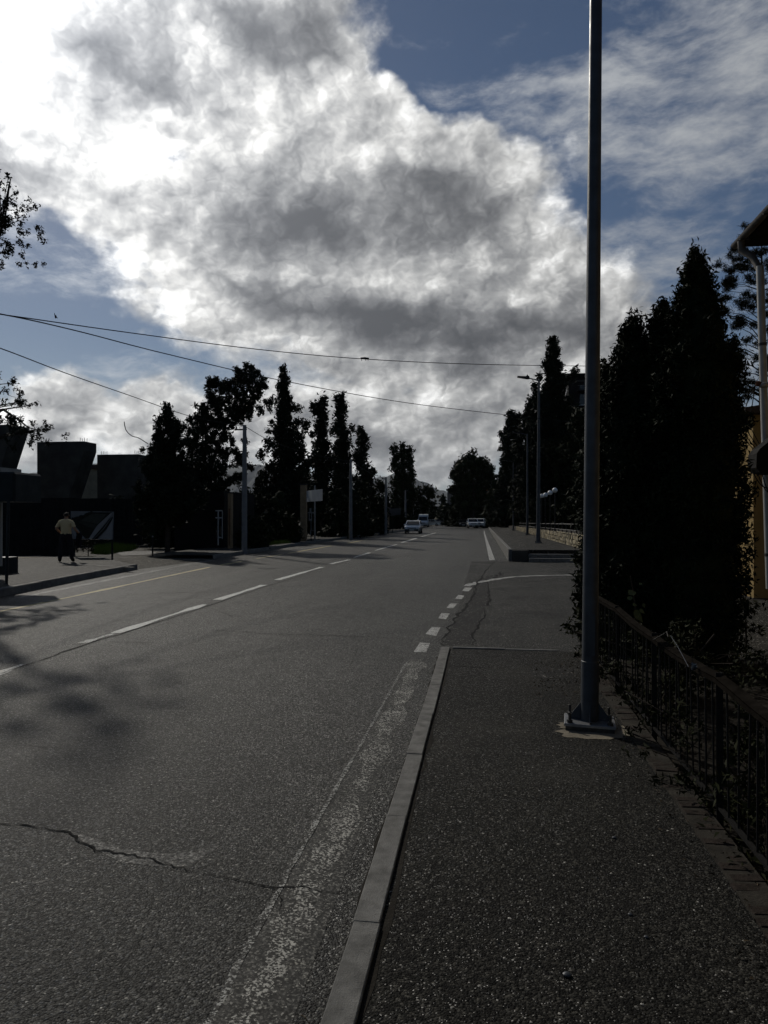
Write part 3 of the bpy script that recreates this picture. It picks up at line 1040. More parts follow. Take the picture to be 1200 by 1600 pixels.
LP[: n // 2, 2] = 0.03 + 0.05 * rngn.random(n // 2)
n2 = 260
LP2 = np.stack([0.45 + 0.75 * rngn.random(n2), 6.4 + 1.7 * rngn.random(n2), 0.103 + 0.01 * rngn.random(n2)], 1)
dummy = empty('leaf_litter', (0, 0, 0))
lf = leaf_mesh('leaf_litter', np.concatenate([LP, LP2]), 0.013, 1.5, 'dry_leaf', dummy, rngn)
lf.parent = None
bpy.data.objects.remove(dummy)
lf.name = 'leaf_litter'
stuff(tag(lf, 'dry leaf litter along the foot of the iron fence', 'leaves'))
for o_, gx, gy, s in ((0, 886, 1525, .014), (1, 960, 1310, .01), (2, 985, 1430, .009), (3, 1010, 1465, .008)):
    p = G(gx, gy, 0.1)
    st = MB().ball((0, 0, 0), s, 8, 5, (1.2, 0.9, 0.55)).build('pebble', 'pole_grey', None, True)
    st.location = (p.x, p.y, 0.1 + s * 0.4)
    tag(st, ('rounded grey pebble near the front of the pavement', 'small pebble on the pavement below the light pole', 'small pebble on the pavement beside the brick edging', 'small flat pebble on the near pavement by the edging crack')[o_], 'pebble')
tw = empty('twig', G(478, 1592, 0.0))
tag(tw, 'short pale dry twig lying against the kerb at the bottom edge', 'twig')
MB().tube([tuple(G(470, 1585, 0.012)), tuple(G(477, 1590, 0.02)), tuple(G(486, 1604, 0.008))], [.0012, .002, .0015], 6).build('stem', 'dry_leaf', tw)

# ------------------------------------------------------------------ brick edging and iron fence, near right
edging = struct(MB().box(1.055, 1.205, -2.5, 8.7, 0.0, 0.108).build('edging_bed', 'mortar'))
bm_ = MB().box(-0.07, 0.07, -0.034, 0.034, 0, 0.03, 0.006).mesh('brick', 'brick')
br = random.Random(8)
y = -0.5
while y < 8.6:
    if br.random() > 0.22:
        o = link(bpy.data.objects.new('brick', bm_), edging)
        o.location = (1.13 + br.uniform(-.012, .012), y, 0.081 + br.uniform(-.006, .003))
        o.rotation_euler = (br.uniform(-.02, .02), br.uniform(-.03, .03), br.uniform(-.10, .10))
    y += br.uniform(0.078, 0.10)

FX = 1.225
fence = empty('iron_fence', (FX, 4.5, 0.1))
tag(fence, 'low dark iron railing with rusty angle top rail beside the near pavement', 'fence')
pY = [-0.4, 1.05, 2.5, 3.97, 5.42, 6.87, 8.35, 8.75]
pm = MB()
for i in range(len(pY)):
    h = 0.75 + (0.02 if i % 2 else 0)
    mb = MB().box(FX - 0.018, FX + 0.018, pY[i] - 0.002, pY[i] + 0.002, 0.02, 0.1 + h)
    mb.box(FX + 0.014, FX + 0.018, pY[i] + 0.002, pY[i] + 0.036, 0.02, 0.1 + h)
    mb.build('post', 'fence_iron', fence)
zr = [0.80, 0.83, 0.81, 0.845, 0.82, 0.85, 0.83, 0.84]
rl = MB()
for i in range(len(pY) - 1):
    sag = 0.012
    ps = []
    for k in range(7):
        t = k / 6
        ps.append((pY[i] + (pY[i + 1] - pY[i]) * t, zr[i] + (zr[i + 1] - zr[i]) * t - sag * math.sin(PI * t) + br.uniform(-.003, .003)))
    for k in range(6):
        (y0, z0), (y1, z1) = ps[k], ps[k + 1]
        rl.add([(FX - 0.024, y0, z0 - 0.004), (FX + 0.022, y0, z0 + 0.012), (FX + 0.022, y0, z0 + 0.016), (FX - 0.024, y0, z0), (FX - 0.024, y1, z1 - 0.004), (FX + 0.022, y1, z1 + 0.012), (FX + 0.022, y1, z1 + 0.016), (FX - 0.024, y1, z1)],
               [(0, 1, 5, 4), (1, 2, 6, 5), (2, 3, 7, 6), (3, 0, 4, 7), (0, 3, 2, 1), (4, 5, 6, 7)])
        rl.add([(FX - 0.024, y0, z0 - 0.03), (FX - 0.020, y0, z0 - 0.03), (FX - 0.020, y0, z0), (FX - 0.024, y0, z0), (FX - 0.024, y1, z1 - 0.03), (FX - 0.020, y1, z1 - 0.03), (FX - 0.020, y1, z1), (FX - 0.024, y1, z1)],
               [(0, 1, 5, 4), (1, 2, 6, 5), (2, 3, 7, 6), (3, 0, 4, 7), (0, 3, 2, 1), (4, 5, 6, 7)])
rl.build('top_rail', 'fence_rail', fence)
MB().box(FX - 0.012, FX + 0.012, -0.4, 8.75, 0.16, 0.175).build('bottom_rail', 'fence_iron', fence)
bal = MB().tube([(0, 0, 0.05), (0, 0, 0.72)], 0.0055, 6).mesh('baluster', 'fence_iron', True)
y = -0.3
while y < 8.7:
    if min(abs(y - q) for q in pY) > 0.04 and br.random() > 0.06:
        o = link(bpy.data.objects.new('baluster', bal), fence)
        o.location = (br.uniform(-.004, .004), y - 4.5, 0)
        o.rotation_euler = (br.uniform(-.03, .03), br.uniform(-.02, .02), 0)
    y += 0.125

wr = empty('bent_wire', U(1040, 990, 4.6))
tag(wr, 'thin bent wire sticking up from the fence rail beside the thuja', 'wire')
MB().tube([tuple(U(x, yy, dd)) for x, yy, dd in ((1020, 1000, 4.9), (1038, 990, 4.7), (1042, 987, 4.65), (1044, 995, 4.6))], 0.003, 6).build('wire', 'bolt_steel', wr)
wr = empty('taut_wire', U(1050, 995, 4.5))
tag(wr, 'short pale twisted wire slanting down to the scrap on the fence rail', 'wire')
MB().tube([tuple(U(x, yy, dd)) for x, yy, dd in ((1048, 993, 4.5), (1060, 1012, 4.3), (1076, 1042, 4.12))], 0.0022, 6).build('wire', 'scrap', wr)
sc_ = empty('foil_scrap', U(1084, 1042, 4.05))
tag(sc_, 'crumpled silvery foil scrap caught on the fence rail', 'scrap')
mb = MB()
gr = random.Random(2)
c = sc_.location
for i in range(14):
    p = [Vector((gr.uniform(-.018, .018), gr.uniform(-.018, .018), gr.uniform(-.02, .024))) + c for _ in range(4)]
    mb.add(p, [(0, 1, 2), (1, 3, 2)])
mb.build('foil', 'scrap', sc_)


# ------------------------------------------------------------------ street lamps
def street_lamp(loc, label, height=8.6, r0=0.062, r1=0.036, rz=0.0, tilt=0.0, group='tall grey street lamps'):
    root = empty('street_lamp', loc, rz)
    tag(root, label, 'street lamp', group)
    B = lambda mb, n, m, s=False, par=root: mb.build(n, m, par, s, True)
    # plinth plate with bolts and gussets
    base = B(MB().box(-0.185, 0.185, -0.15, 0.15, 0.035, 0.055, 0.003), 'base_plate', 'plate_steel')
    MB().box(-0.175, 0.175, -0.14, 0.14, -0.02, 0.035).build('base_block', 'bolt_steel', base, False, True)
    for sx in (-1, 1):
        for sy in (-1, 1):
            mb = MB().lathe([(0.022, 0.055), (0.022, 0.075), (0.010, 0.0755), (0.010, 0.13), (0.007, 0.132)], (sx * 0.145, sy * 0.115, 0), 8)
            mb.build('anchor_bolt', 'bolt_steel', base, False, True)
    for (ax, ay) in ((-1, 0), (1, 0), (0, -1), (0, 1)):
        mb = MB()
        a, b = 0.055, 0.155 if ax else 0.135
        tri = [(a, 0.055), (b, 0.055), (b, 0.065), (a, 0.20)]
        mb.prism(tri, 'y', -0.004, 0.004)
        mb.move(Matrix.Rotation(math.atan2(ay, ax), 4, 'Z'))
        B(mb, 'gusset', 'pole_grey')
    n = 8
    prof = []
    for k in range(n + 1):
        t = k / n
        r = r0 + (r1 - r0) * t
        prof.append((r, 0.055 + (height - 0.055) * t))
    pole = B(MB().lathe(prof, (0, 0, 0), 24), 'pole', 'pole_grey', True)
    sleeve = MB().lathe([(r0 + .0045, 0.055), (r0 + .0035, 0.50), (r0 + .0005, 0.503)], (0, 0, 0), 24)
    sleeve.build('base_sleeve', 'pole_grey', pole, True, True)
    door = MB().box(-0.035, 0.035, -0.067, -0.0615, 0.55, 0.86, 0.004)
    door.build('access_door', 'pole_grey', pole, False, True)
    # arm to the road (-x) with lantern
    B(MB().lathe([(0.05, 0), (0.05, 0.18), (0.03, 0.2)], (0, 0, height - 0.02), 12), 'collar', 'pole_grey', True)
    B(MB().tube([(0, 0, height + .08), (-0.14, 0, height + .15), (-0.52, 0, height + .25)], [0.032, 0.03, 0.026], 10), 'arm', 'pole_grey', True)
    hd = MB().prism([(-0.46, height + .21), (-0.58, height + .20), (-1.08, height + .29), (-1.08, height + .35), (-0.66, height + .33), (-0.58, height + .37), (-0.49, height + .33)], 'y', -0.11, 0.11)
    head = B(hd, 'lantern', 'dark_plastic')
    lens = MB().add([(-1.05, -.09, height + .281), (-0.68, -.09, height + .214), (-0.68, .09, height + .214), (-1.05, .09, height + .281)], [(0, 1, 2, 3)])
    lens.build('lens', 'lamp_glass', head, False, True)
    MB().lathe([(0.035, 0), (0.035, 0.06), (0.02, 0.07)], (-0.58, 0, height + .36), 10).build('sensor', 'dark_plastic', head, True, True)
    root.rotation_euler = (0, tilt, rz)
    return root


pb_ = G(921, 1136, 0.10)
L1 = street_lamp((pb_.x, pb_.y, 0.10), 'tall tapered grey street lamp pole bolted to the near pavement', rz=-0.12, tilt=0.011)
zc = lambda y: 0.45 - 0.31 * (y - 28.6) / 105.4
p2 = G(841, 848.5, 0.43)
LAMP2 = Vector((p2.x, p2.y, zc(p2.y)))
L2 = street_lamp(tuple(LAMP2), 'grey street lamp with its arm over the road, nearest the stone wall\'s end', height=8.15, r0=0.11, r1=0.05, tilt=0.006)
for i, (px, yy, lab) in enumerate(((801, 57.5, 'grey lamp pole on the raised pavement, second along the stone wall'), (783, 84, 'grey lamp pole on the raised pavement, third along the stone wall'))):
    street_lamp((3.45, yy, zc(yy)), lab, height=7.8, r0=0.10, r1=0.05)
# thin bars of concrete round the near pole's foot
pdr = random.Random(12)
pad_pts = []
for k in range(44):
    an = 2 * PI * k / 44
    rr = 0.30 * (1 + .16 * math.sin(3 * an + 1) + pdr.uniform(-.10, .10)) * (1.0 + .25 * (math.sin(an) < -.2))
    pad_pts.append((pb_.x + .05 + rr * math.cos(an), pb_.y - .06 + .62 * rr * math.sin(an)))
pad = sheet('concrete_pad', pad_pts, 0.103, 'concrete_pad', walk)

# ------------------------------------------------------------------ house at the right edge
HX, HY, EY = 5.15, 12.5, 14.3
house = empty('tall_house', (HX + 4, 8, 0))
tag(house, 'house at the right edge, only its deep eave and gutter corner in view', 'house')
MB().box(HX, HX + 8, -1.0, HY, 0.55, 6.72).build('wall', 'house_wall', house)
MB().box(HX - 0.05, HX + 8.05, -1.05, HY + 0.05, -0.05, 0.55).build('plinth', 'house_plinth', house)
gx, gz = 4.73, 6.86
MB().prism([(gx + .06, gz), (HX + 8.42, gz), (HX + 4, 9.7)], 'y', -1.6, EY).build('roof', 'roof', house)
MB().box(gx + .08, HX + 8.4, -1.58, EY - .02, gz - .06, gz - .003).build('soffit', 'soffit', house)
gmb = MB()
sec = [(gx + 0.075 * math.cos(a), gz + 0.075 * math.sin(a)) for a in [PI + PI * k / 8 for k in range(9)]]
sec += [(x * 1.0 + (gx - x) * 0.12, z + (0.008 if k in (0, 8) else 0.01)) for k, (x, z) in reversed(list(enumerate(sec)))]
gmb.prism(sec, 'y', -1.6, EY + .03)
gut = gmb.build('gutter', 'gutter', house, True)
for k in range(5):
    MB().box(gx - 0.082, gx + 0.09, EY - 0.5 - k * 1.1, EY - 0.47 - k * 1.1, gz - 0.09, gz - 0.078).build('bracket', 'bolt_steel', gut)
e0, e1 = U(1168, 388, 13.25), U(1187.5, 422, 12.95)
MB().tube([(gx, e0.y, gz - .05), (gx + .01, e0.y, gz - .22), tuple(e0.lerp(e1, .35) + Vector((0, 0, .0))), tuple(e0.lerp(e1, .75)), tuple(e1), tuple(e1 - Vector((0, 0, .2)))], 0.062, 12).build('downpipe_elbow', 'gutter', house, True)
dpa, dpb = U(1187.5, 416, 12.95), U(1203, 920, 12.75)
MB().tube([tuple(dpa), tuple(dpa.lerp(dpb, .5)), tuple(dpb)], 0.066, 14).build('downpipe', 'drainpipe', house, True)
for t in (.25, .62, .9):
    c = dpa.lerp(dpb, t)
    MB().tube([(c.x, c.y, c.z), (c.x, c.y, c.z + .05)], 0.074, 12).build('pipe_clip', 'bolt_steel', house)

annex = empty('ochre_annex', U(1230, HZ, 15.5))
tag(annex, 'low ochre annex with a sunlit pale side seen past the thuja at the right edge', 'building')
c0 = U(1176.5, 648, 15.0)
c1 = U(1176.5, 934, 15.0)
MB().box(c0.x, c0.x + 5, c0.y, c0.y + 5, c1.z, c0.z).build('wall', 'house_wall', annex)
MB().box(c0.x - .04, c0.x + 5.04, c0.y - .05, c0.y + 5.05, -.05, c1.z).build('plinth', 'house_plinth', annex)
MB().prism([(c0.x - .25, c0.z + .003), (c0.x + 5.3, c0.z + .003), (c0.x + 5.3, c0.z + .9), (c0.x - .25, c0.z + .12)], 'y', c0.y - .3, c0.y + 5.3).build('roof', 'roof', annex)
# dark junction box hood with loops of cable on the house corner
fl = empty('junction_box', U(1198, 712, 12.4))
tag(fl, 'dark hooded box with hanging cable loops on the house corner at the right edge', 'wall box')
c = fl.location
hood = [(-0.26, -0.22), (-0.25, 0.02), (-0.20, 0.10), (0.16, 0.40), (0.34, 0.40), (0.34, -0.30), (-0.02, -0.33), (-0.20, -0.30)]
bx_ = MB().prism([(c.x + a, c.z + b) for a, b in hood], 'y', c.y - 0.25, c.y + 0.15)
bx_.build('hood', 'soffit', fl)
for k in range(3):
    pts = []
    for q in range(11):
        t = q / 10
        pts.append((c.x - 0.22 + 0.05 * k + 0.45 * t, c.y - 0.05 * k, c.z - 0.28 - (0.28 + 0.1 * k) * math.sin(PI * t) ** 0.8))
    MB().tube(pts, 0.009, 6).build('cable_loop', 'cable', fl, True)
ins = empty('cable_bracket', U(1194, 602, 12.6))
tag(ins, 'small insulator bracket with a knot of wires on the downpipe', 'bracket')
c = ins.location
MB().ball(tuple(c), 0.07, 10, 6, (1.3, 1, .8)).build('insulator', 'drainpipe', ins, True)
MB().ball((c.x - .1, c.y, c.z + .03), 0.05, 8, 6).build('insulator', 'rust_red', ins, True)
MB().tube([(c.x - .45, c.y, c.z + .1), (c.x - .15, c.y, c.z + .06), (c.x + .3, c.y, c.z + .02)], 0.012, 6).build('arm', 'cable', ins)
for k in range(4):
    a = 0.1 * k
    MB().tube([(c.x - .15, c.y, c.z), (c.x - .5 + a, c.y, c.z - .35), (c.x - .55 + a, c.y, c.z - .7), (c.x - .2 + a * .5, c.y, c.z - 1.1), (c.x - .12, c.y, c.z - 1.6)], 0.008, 6).build('cable_loop', 'cable', ins, True)
gp = MB().box(4.55, 4.72, 9.6, 9.77, 0, 1.05).build('gate_post', 'black_iron')
tag(gp, 'dark square gate post in front of the ochre annex', 'post')
yd = struct(sheet('house_yard', [(3.4, 9.0), (5.0, 9.0), (5.0, 16), (3.4, 16)], 0.024, 'asphalt_far_walk'))

# ------------------------------------------------------------------ stone wall, railing and globe lamps on the right
sw = empty('stone_wall', (4.1, 60, 0))
tag(sw, 'long pale rubble stone retaining wall beside the raised pavement', 'wall')
wz = lambda y: 1.02 - 0.33 * (y - 28) / 60.0
core = MB().add([(4.0, 27.9, -.05), (7.5, 27.9, -.05), (7.5, 27.9, wz(27.9) - .05), (4.0, 27.9, wz(27.9) - .05), (4.0, 132, -.05), (4.6, 132, -.05), (4.6, 132, wz(132) - .02), (4.0, 132, wz(132) - .02)],
                [(0, 1, 2, 3), (4, 7, 6, 5), (0, 3, 7, 4), (3, 2, 6, 7), (1, 5, 6, 2)])
core.build('core', 'stone_core', sw)
sr = random.Random(21)


def rubble(frame, length, zt, rows_h, mats, name):
    mbs = {m: MB() for m in mats}
    z = 0.0
    while True:
        h = rows_h * sr.uniform(0.75, 1.3)
        s = 0.0
        any_ = False
        while s < length:
            w = rows_h * sr.uniform(0.7, 1.7)
            top = zt(s)
            hh = h * sr.uniform(0.8, 1.15)
            if z + 0.02 < top:
                any_ = True
                z1 = min(z + hh, top + 0.03)
                g = 0.012
                dpt = sr.uniform(0.03, 0.075)
                q = lambda: sr.uniform(-0.018, 0.018)
                back = [(s + g, z + g), (s + w - g, z + g), (s + w - g, z1 - g), (s + g, z1 - g)]
                back = [(a + q(), b + q()) for a, b in back]
                front = [(a * 0.86 + (s + w / 2) * 0.14 + q(), b * 0.86 + (z + z1) / 2 * 0.14 + q()) for a, b in back]
                vs = [frame(a, b, -0.02) for a, b in back] + [frame(a, b, dpt * sr.uniform(.8, 1.1)) for a, b in front]
                mbs[sr.choice(mats)].add(vs, [(4, 5, 6, 7), (0, 1, 5, 4), (1, 2, 6, 5), (2, 3, 7, 6), (3, 0, 4, 7)])
            s += w
        z += h
        if not any_ or z > 1.3:
            break
    for m, b in mbs.items():
        stuff(b.build(name, m, sw))


rubble(lambda s, z, o: (4.0 - o, 27.9 + s, z), 60.0, lambda s: wz(27.9 + s), 0.19, ('stone_a', 'stone_b'), 'stones')
rubble(lambda s, z, o: (4.0 + s, 27.9 - o, z), 3.4, lambda s: 1.02, 0.17, ('stone_a', 'stone_b'), 'stones')
rail = empty('terrace_railing', (4.3, 45, 1.0))
tag(rail, 'dark iron railing along the top of the stone wall', 'railing')
for zz in (0.12, 0.42):
    MB().tube([(4.3, 28.2, wz(28) + zz), (4.3, 88, wz(88) + zz)], 0.025, 6).build('rail', 'bolt_steel', rail)
rp = MB().box(-0.03, 0.03, -0.03, 0.03, -0.05, 0.5).mesh('railing_post', 'black_iron')
for i in range(31):
    yy = 28.2 + i * 2.0
    o = link(bpy.data.objects.new('railing_post', rp), rail)
    o.location = (0, yy - 45, wz(yy) - 1.0)
for i, (px, py, dd, lab) in enumerate(((867, 766, 41.0, 'largest and nearest of the four white globe lamps above the stone wall'), (859.5, 770, 43.5, 'second nearest white globe lamp above the stone wall'),
                                      (852.2, 773.4, 46.2, 'third white globe lamp above the stone wall, partly in shade'), (846.5, 775, 49.2, 'farthest white globe lamp, next to the street lamp pole'))):
    c = U(px, py, dd)
    g = empty('globe_lamp', (c.x, c.y, wz(c.y)))
    tag(g, lab, 'globe lamp', 'white globe lamps on the terrace')
    MB().ball(tuple(c), 0.15, 16, 10).build('globe', 'globe', g, True)
    MB().tube([(c.x, c.y, wz(c.y) - 0.2), (c.x, c.y, c.z - 0.13)], 0.03, 8).build('post', 'black_iron', g)
    MB().lathe([(0.07, -0.19), (0.08, -0.14), (0.05, -0.12)], tuple(c), 10).build('holder', 'black_iron', g)


# ------------------------------------------------------------------ left side: shelter, site, poster, shop
def box_px(mb, x0, x1, y0, y1, d, depth):
    """upright block seen at the given pixels, d metres ahead, square to the street"""
    a, b = U(x0, y1, d), U(x1, y0, d)
    mb.box(min(a.x, b.x), max(a.x, b.x), a.y, a.y + depth, a.z, b.z)
    return mb


def slab_face(mb, pts, d, depth):
    """outline seen at d metres, squarely facing the camera's side of the street, with real depth"""
    P = [U(x, y, d) for x, y in pts]
    y0 = sum(p.y for p in P) / len(P)
    mb.prism([(p.x, p.z) for p in P], 'y', y0, y0 + depth)
    return mb


sh = empty('bus_shelter', G(-30, 905, 0.15))
tag(sh, 'dark roofed shelter with pale side panel at the far left edge', 'shelter')
box_px(MB(), -120, 37.5, 739, 783, 17.6, 1.2)
mb = MB()
a, b = U(-130, 784, 17.4), U(37, 738.5, 17.4)
mb.box(a.x, b.x, a.y, a.y + 1.1, a.z, b.z, 0.05)
mb.build('roof_box', 'shelter_dark', sh)
a, b = U(-130, 738, 18.0), U(10, 731, 18.0)
MB().box(a.x, b.x, a.y + .1, a.y + 0.9, a.z, b.z).build('roof_cap', 'white_panel', sh)
a, b = U(-60, 884, 18.4), U(7.5, 784, 18.4)
MB().box(a.x, b.x, a.y, a.y + 0.06, max(a.z, 0.45), b.z - .01).build('side_panel', 'white_panel', sh)
g = G(10, 913, 0.15)
MB().tube([(g.x, g.y, 0.14), (g.x + .03, g.y + .02, U(11, 784, 17.4).z)], 0.035, 8).build('post', 'shelter_dark', sh)
g2 = G(-110, 913, 0.15)
MB().tube([(g2.x, g2.y, 0.14), (g2.x, g2.y, 2.1)], 0.035, 8).build('post', 'shelter_dark', sh)
a = G(-4, 898, .15)
MB().box(a.x - 1.6, a.x + .05, a.y + .3, a.y + .8, 0.15, 0.60).build('bench', 'shelter_dark', sh)


def hoarding(x0, x1, top, d, label, jit=0.03):
    a, b = U(x0, HZ, d), U(x1, HZ, d)
    zt = U(x0, top, d).z
    root = empty('site_hoarding', (a.x, a.y, 0))
    tag(root, label, 'hoarding')
    n = max(2, int((b - a).length / 1.15))
    t = (b - a).normalized()
    for k in range(n):
        p, q = a.lerp(b, k / n), a.lerp(b, (k + 0.999) / n)
        nn = Vector((t.y, -t.x, 0)) * 0.03
        z1 = zt + RNG.uniform(-jit, jit)
        vs = []
        # shallow trapezoid corrugation
        m = 8
        fr, bk = [], []
        for i in range(m + 1):
            c = p.lerp(q, i / m)
            o = nn * (1.0 if i % 2 else 0.0)
            fr.append(c + o)
            bk.append(c + o - nn * 0.4)
        mb = MB()
        for i in range(m):
            f0, f1, b0, b1 = fr[i], fr[i + 1], bk[i], bk[i + 1]
            mb.add([(f0.x, f0.y, 0), (f1.x, f1.y, 0), (f1.x, f1.y, z1), (f0.x, f0.y, z1), (b0.x, b0.y, 0), (b1.x, b1.y, 0), (b1.x, b1.y, z1), (b0.x, b0.y, z1)],
                   [(0, 1, 2, 3), (5, 4, 7, 6), (3, 2, 6, 7)])
        mb.build('sheet_panel', 'hoarding', root)
    return root


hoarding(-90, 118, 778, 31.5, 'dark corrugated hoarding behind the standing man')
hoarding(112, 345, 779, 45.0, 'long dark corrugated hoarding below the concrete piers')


def rebar(root, pts, d, depth, n):
    (x0, y0), (x1, y1) = pts
    for k in range(n):
        t = k / max(1, n - 1)
        p = U(x0 + (x1 - x0) * t, y0, d)
        q = p.z + 0.18 + RNG.uniform(-.03, .05)
        MB().tube([(p.x, p.y + depth * 0.3, p.z - .05), (p.x + RNG.uniform(-.02, .02), p.y + depth * 0.3, q + 0.1)], 0.016, 5).build('rebar', 'bolt_steel', root)


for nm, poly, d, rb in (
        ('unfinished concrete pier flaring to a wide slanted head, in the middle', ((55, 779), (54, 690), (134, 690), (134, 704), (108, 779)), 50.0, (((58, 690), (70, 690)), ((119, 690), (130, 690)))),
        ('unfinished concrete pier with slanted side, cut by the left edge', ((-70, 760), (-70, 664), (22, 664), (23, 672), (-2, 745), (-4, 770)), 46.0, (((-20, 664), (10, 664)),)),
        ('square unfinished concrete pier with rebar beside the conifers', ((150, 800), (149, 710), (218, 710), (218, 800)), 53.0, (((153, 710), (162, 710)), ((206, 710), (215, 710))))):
    g = U(sum(p[0] for p in poly) / len(poly), HZ, d)
    r = empty('concrete_pier', (g.x, g.y, 0))
    tag(r, nm, 'pier', 'unfinished concrete piers')
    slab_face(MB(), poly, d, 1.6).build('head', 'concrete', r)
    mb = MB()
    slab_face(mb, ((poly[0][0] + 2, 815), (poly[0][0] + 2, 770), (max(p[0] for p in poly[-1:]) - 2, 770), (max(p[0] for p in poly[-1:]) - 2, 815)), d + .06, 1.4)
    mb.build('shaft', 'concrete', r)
    for q in rb:
        rebar(r, q, d, 1.6, 4)

bb = empty('beige_building', U(136, HZ, 66))
tag(bb, 'plain beige building seen between two concrete piers', 'building')
slab_face(MB(), ((124, 820), (124, 731), (176, 731), (176, 820)), 66.0, 8).build('wall', 'beige_wall', bb)
slab_face(MB(), ((122.5, 732), (128, 729.5), (148, 726), (178, 726), (178, 732)), 65.7, 8.6).build('roof', 'roof', bb)

# poster board on posts, a printed aerial view of a long market hall beside a road
pd = 28.6
pr = empty('poster_board', G(144, 869, 0.12))
tag(pr, 'large printed poster of a market hall on posts beside the man', 'poster')
A, B_, C_ = U(110.5, 798.5, pd), U(177.5, 799.5, pd), U(110.5, 842, pd)
ux = (B_ - A)
uz = (C_ - A)
nrm = Vector((ux.y, -ux.x, 0)).normalized()


def pt(u, v, o=0.0):
    return A + ux * u + uz * v + nrm * o


mb = MB()
vs = [pt(0, 0), pt(1, 0), pt(0.975, 1.0), pt(0, 1.0)]
mb.add(vs + [p - nrm * 0.05 for p in vs], [(0, 1, 2, 3), (7, 6, 5, 4), (0, 4, 5, 1), (1, 5, 6, 2), (2, 6, 7, 3), (3, 7, 4, 0)])
board = mb.build('panel', 'poster_grey', pr)


def printed(poly, mat, o, name='printed_shape'):
    MB().add([pt(u, v, o) for u, v in poly], [tuple(range(len(poly)))]).build(name, mat, board)


printed([(0.02, 0.30), (0.12, 0.24), (0.22, 0.18), (0.34, 0.12), (0.46, 0.03), (0.97, 0.02), (0.90, 0.10), (0.66, 0.50), (0.44, 0.98), (0.34, 0.98), (0.24, 0.80), (0.10, 0.55)], 'poster_dark', 0.003)
printed([(0.22, 0.34), (0.50, 0.08), (0.84, 0.10), (0.62, 0.46)], 'poster_roof', 0.006)
for k in range(9):
    t = k / 9
    u0, u1 = 0.22 + 0.28 * t, 0.62 + 0.22 * t
    v0, v1 = 0.34 - 0.26 * t, 0.46 - 0.36 * t
    printed([(u0, v0), (u1, v1), (u1 + .008, v1 - .018), (u0 + .008, v0 - .018)], 'poster_line', 0.009)
printed([(0.16, 0.38), (0.22, 0.34), (0.60, 0.48), (0.58, 0.60), (0.40, 0.56)], 'poster_line', 0.006)
printed([(0.98, 0.05), (0.93, 0.06), (0.62, 0.50), (0.42, 0.99), (0.50, 0.99), (0.72, 0.58)], 'poster_pale', 0.009)
printed([(0.985, 0.12), (0.72, 0.60), (0.50, 0.99), (0.53, 0.99), (0.76, 0.62)], 'poster_dark', 0.012)
printed([(0.985, 0.16), (0.78, 0.62), (0.55, 0.99), (0.62, 0.99), (0.82, 0.66), (0.985, 0.28)], 'poster_dark', 0.012)
printed([(0.985, 0.24), (0.83, 0.68), (0.66, 0.985), (0.97, 0.985)], 'poster_pale', 0.015)
printed([(0.04, 0.46), (0.18, 0.66), (0.32, 0.97), (0.12, 0.97), (0.02, 0.7)], 'poster_pale', 0.006)
pr_r = random.Random(6)
for k in range(26):
    t = k / 25
    u, v = 0.03 + 0.50 * t + pr_r.uniform(-.01, .01), 0.30 - 0.26 * t + pr_r.uniform(-.03, .03)
    s = pr_r.uniform(.015, .03)
    printed([(u + s * math.cos(a), v + 1.5 * s * math.sin(a)) for a in [2 * PI * q / 7 for q in range(7)]], 'poster_dark', 0.0175 + 0.0005 * k, 'printed_tree')
for px in (116, 175.5):
    p = U(px, 842, pd + .1)
    MB().tube([(p.x, p.y, 0.0), (p.x, p.y, p.z + 1.0)], 0.04, 8).build('post', 'black_iron', pr)
MB().tube([tuple(pt(-.01, 1.03, -.06)), tuple(pt(0.99, 1.03, -.06))], 0.025, 6).build('cross_bar', 'black_iron', pr)

bl = empty('bollard', G(238.5, 869, 0.0))
tag(bl, 'thin dark post standing in the gravel bay', 'post')
MB().tube([tuple(G(238.5, 869, 0.0)), tuple(G(238.5, 869, 0.0) + Vector((0, 0, 0.85)))], 0.035, 8).build('shaft', 'black_iron', bl)
MB().ball(tuple(G(238.5, 869, 0.0) + Vector((0, 0, 0.87))), 0.045, 8, 6).build('cap', 'concrete_pole', bl)

# shop behind the first pole
sp = empty('corner_shop', U(340, HZ, 37))
tag(sp, 'dark shop front with tan pillar and white framed window under the tall conifers', 'shop')
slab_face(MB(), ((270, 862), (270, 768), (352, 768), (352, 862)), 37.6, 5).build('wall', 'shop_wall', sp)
for (x0, x1, y0, y1, m, nm) in ((355.8, 361, 771, 853, 'pillar', 'pillar'),):
    a, b = U(x0, y1, 36.4), U(x1, y0, 36.4)
    pl = MB().box(a.x, b.x, a.y, a.y + .3, 0.0, b.z).build(nm, m, sp)
    a, b = U(357.6, 850, 36.35), U(358.8, 795, 36.35)
    MB().box(a.x, b.x, a.y - .02, a.y, 0.3, b.z).build('stripe', 'rust_red', pl)
a, b = U(337, 842, 36.9), U(348, 797, 36.9)
wn = MB().box(a.x, b.x, a.y - .02, a.y + .03, a.z, b.z).build('window', 'glass_dark', sp)
for (x0, x1, y0, y1) in ((337, 348, 797, 799), (340.3, 341.9, 799, 852), (347, 348, 799.1, 842), (337, 348, 808, 810), (340.5, 346.5, 839, 840.5)):
    a, b = U(x0, y1, 36.8), U(x1, y0, 36.8)
    MB().box(a.x, b.x, a.y - .03, a.y + .01, a.z, b.z).build('frame', 'white_frame', wn)
a, b = U(328, 793, 36.85), U(352, 776, 36.85)
MB().box(a.x, b.x, a.y - .06, a.y - .01, a.z, b.z).build('sign_panel', 'shop_wall', sp)

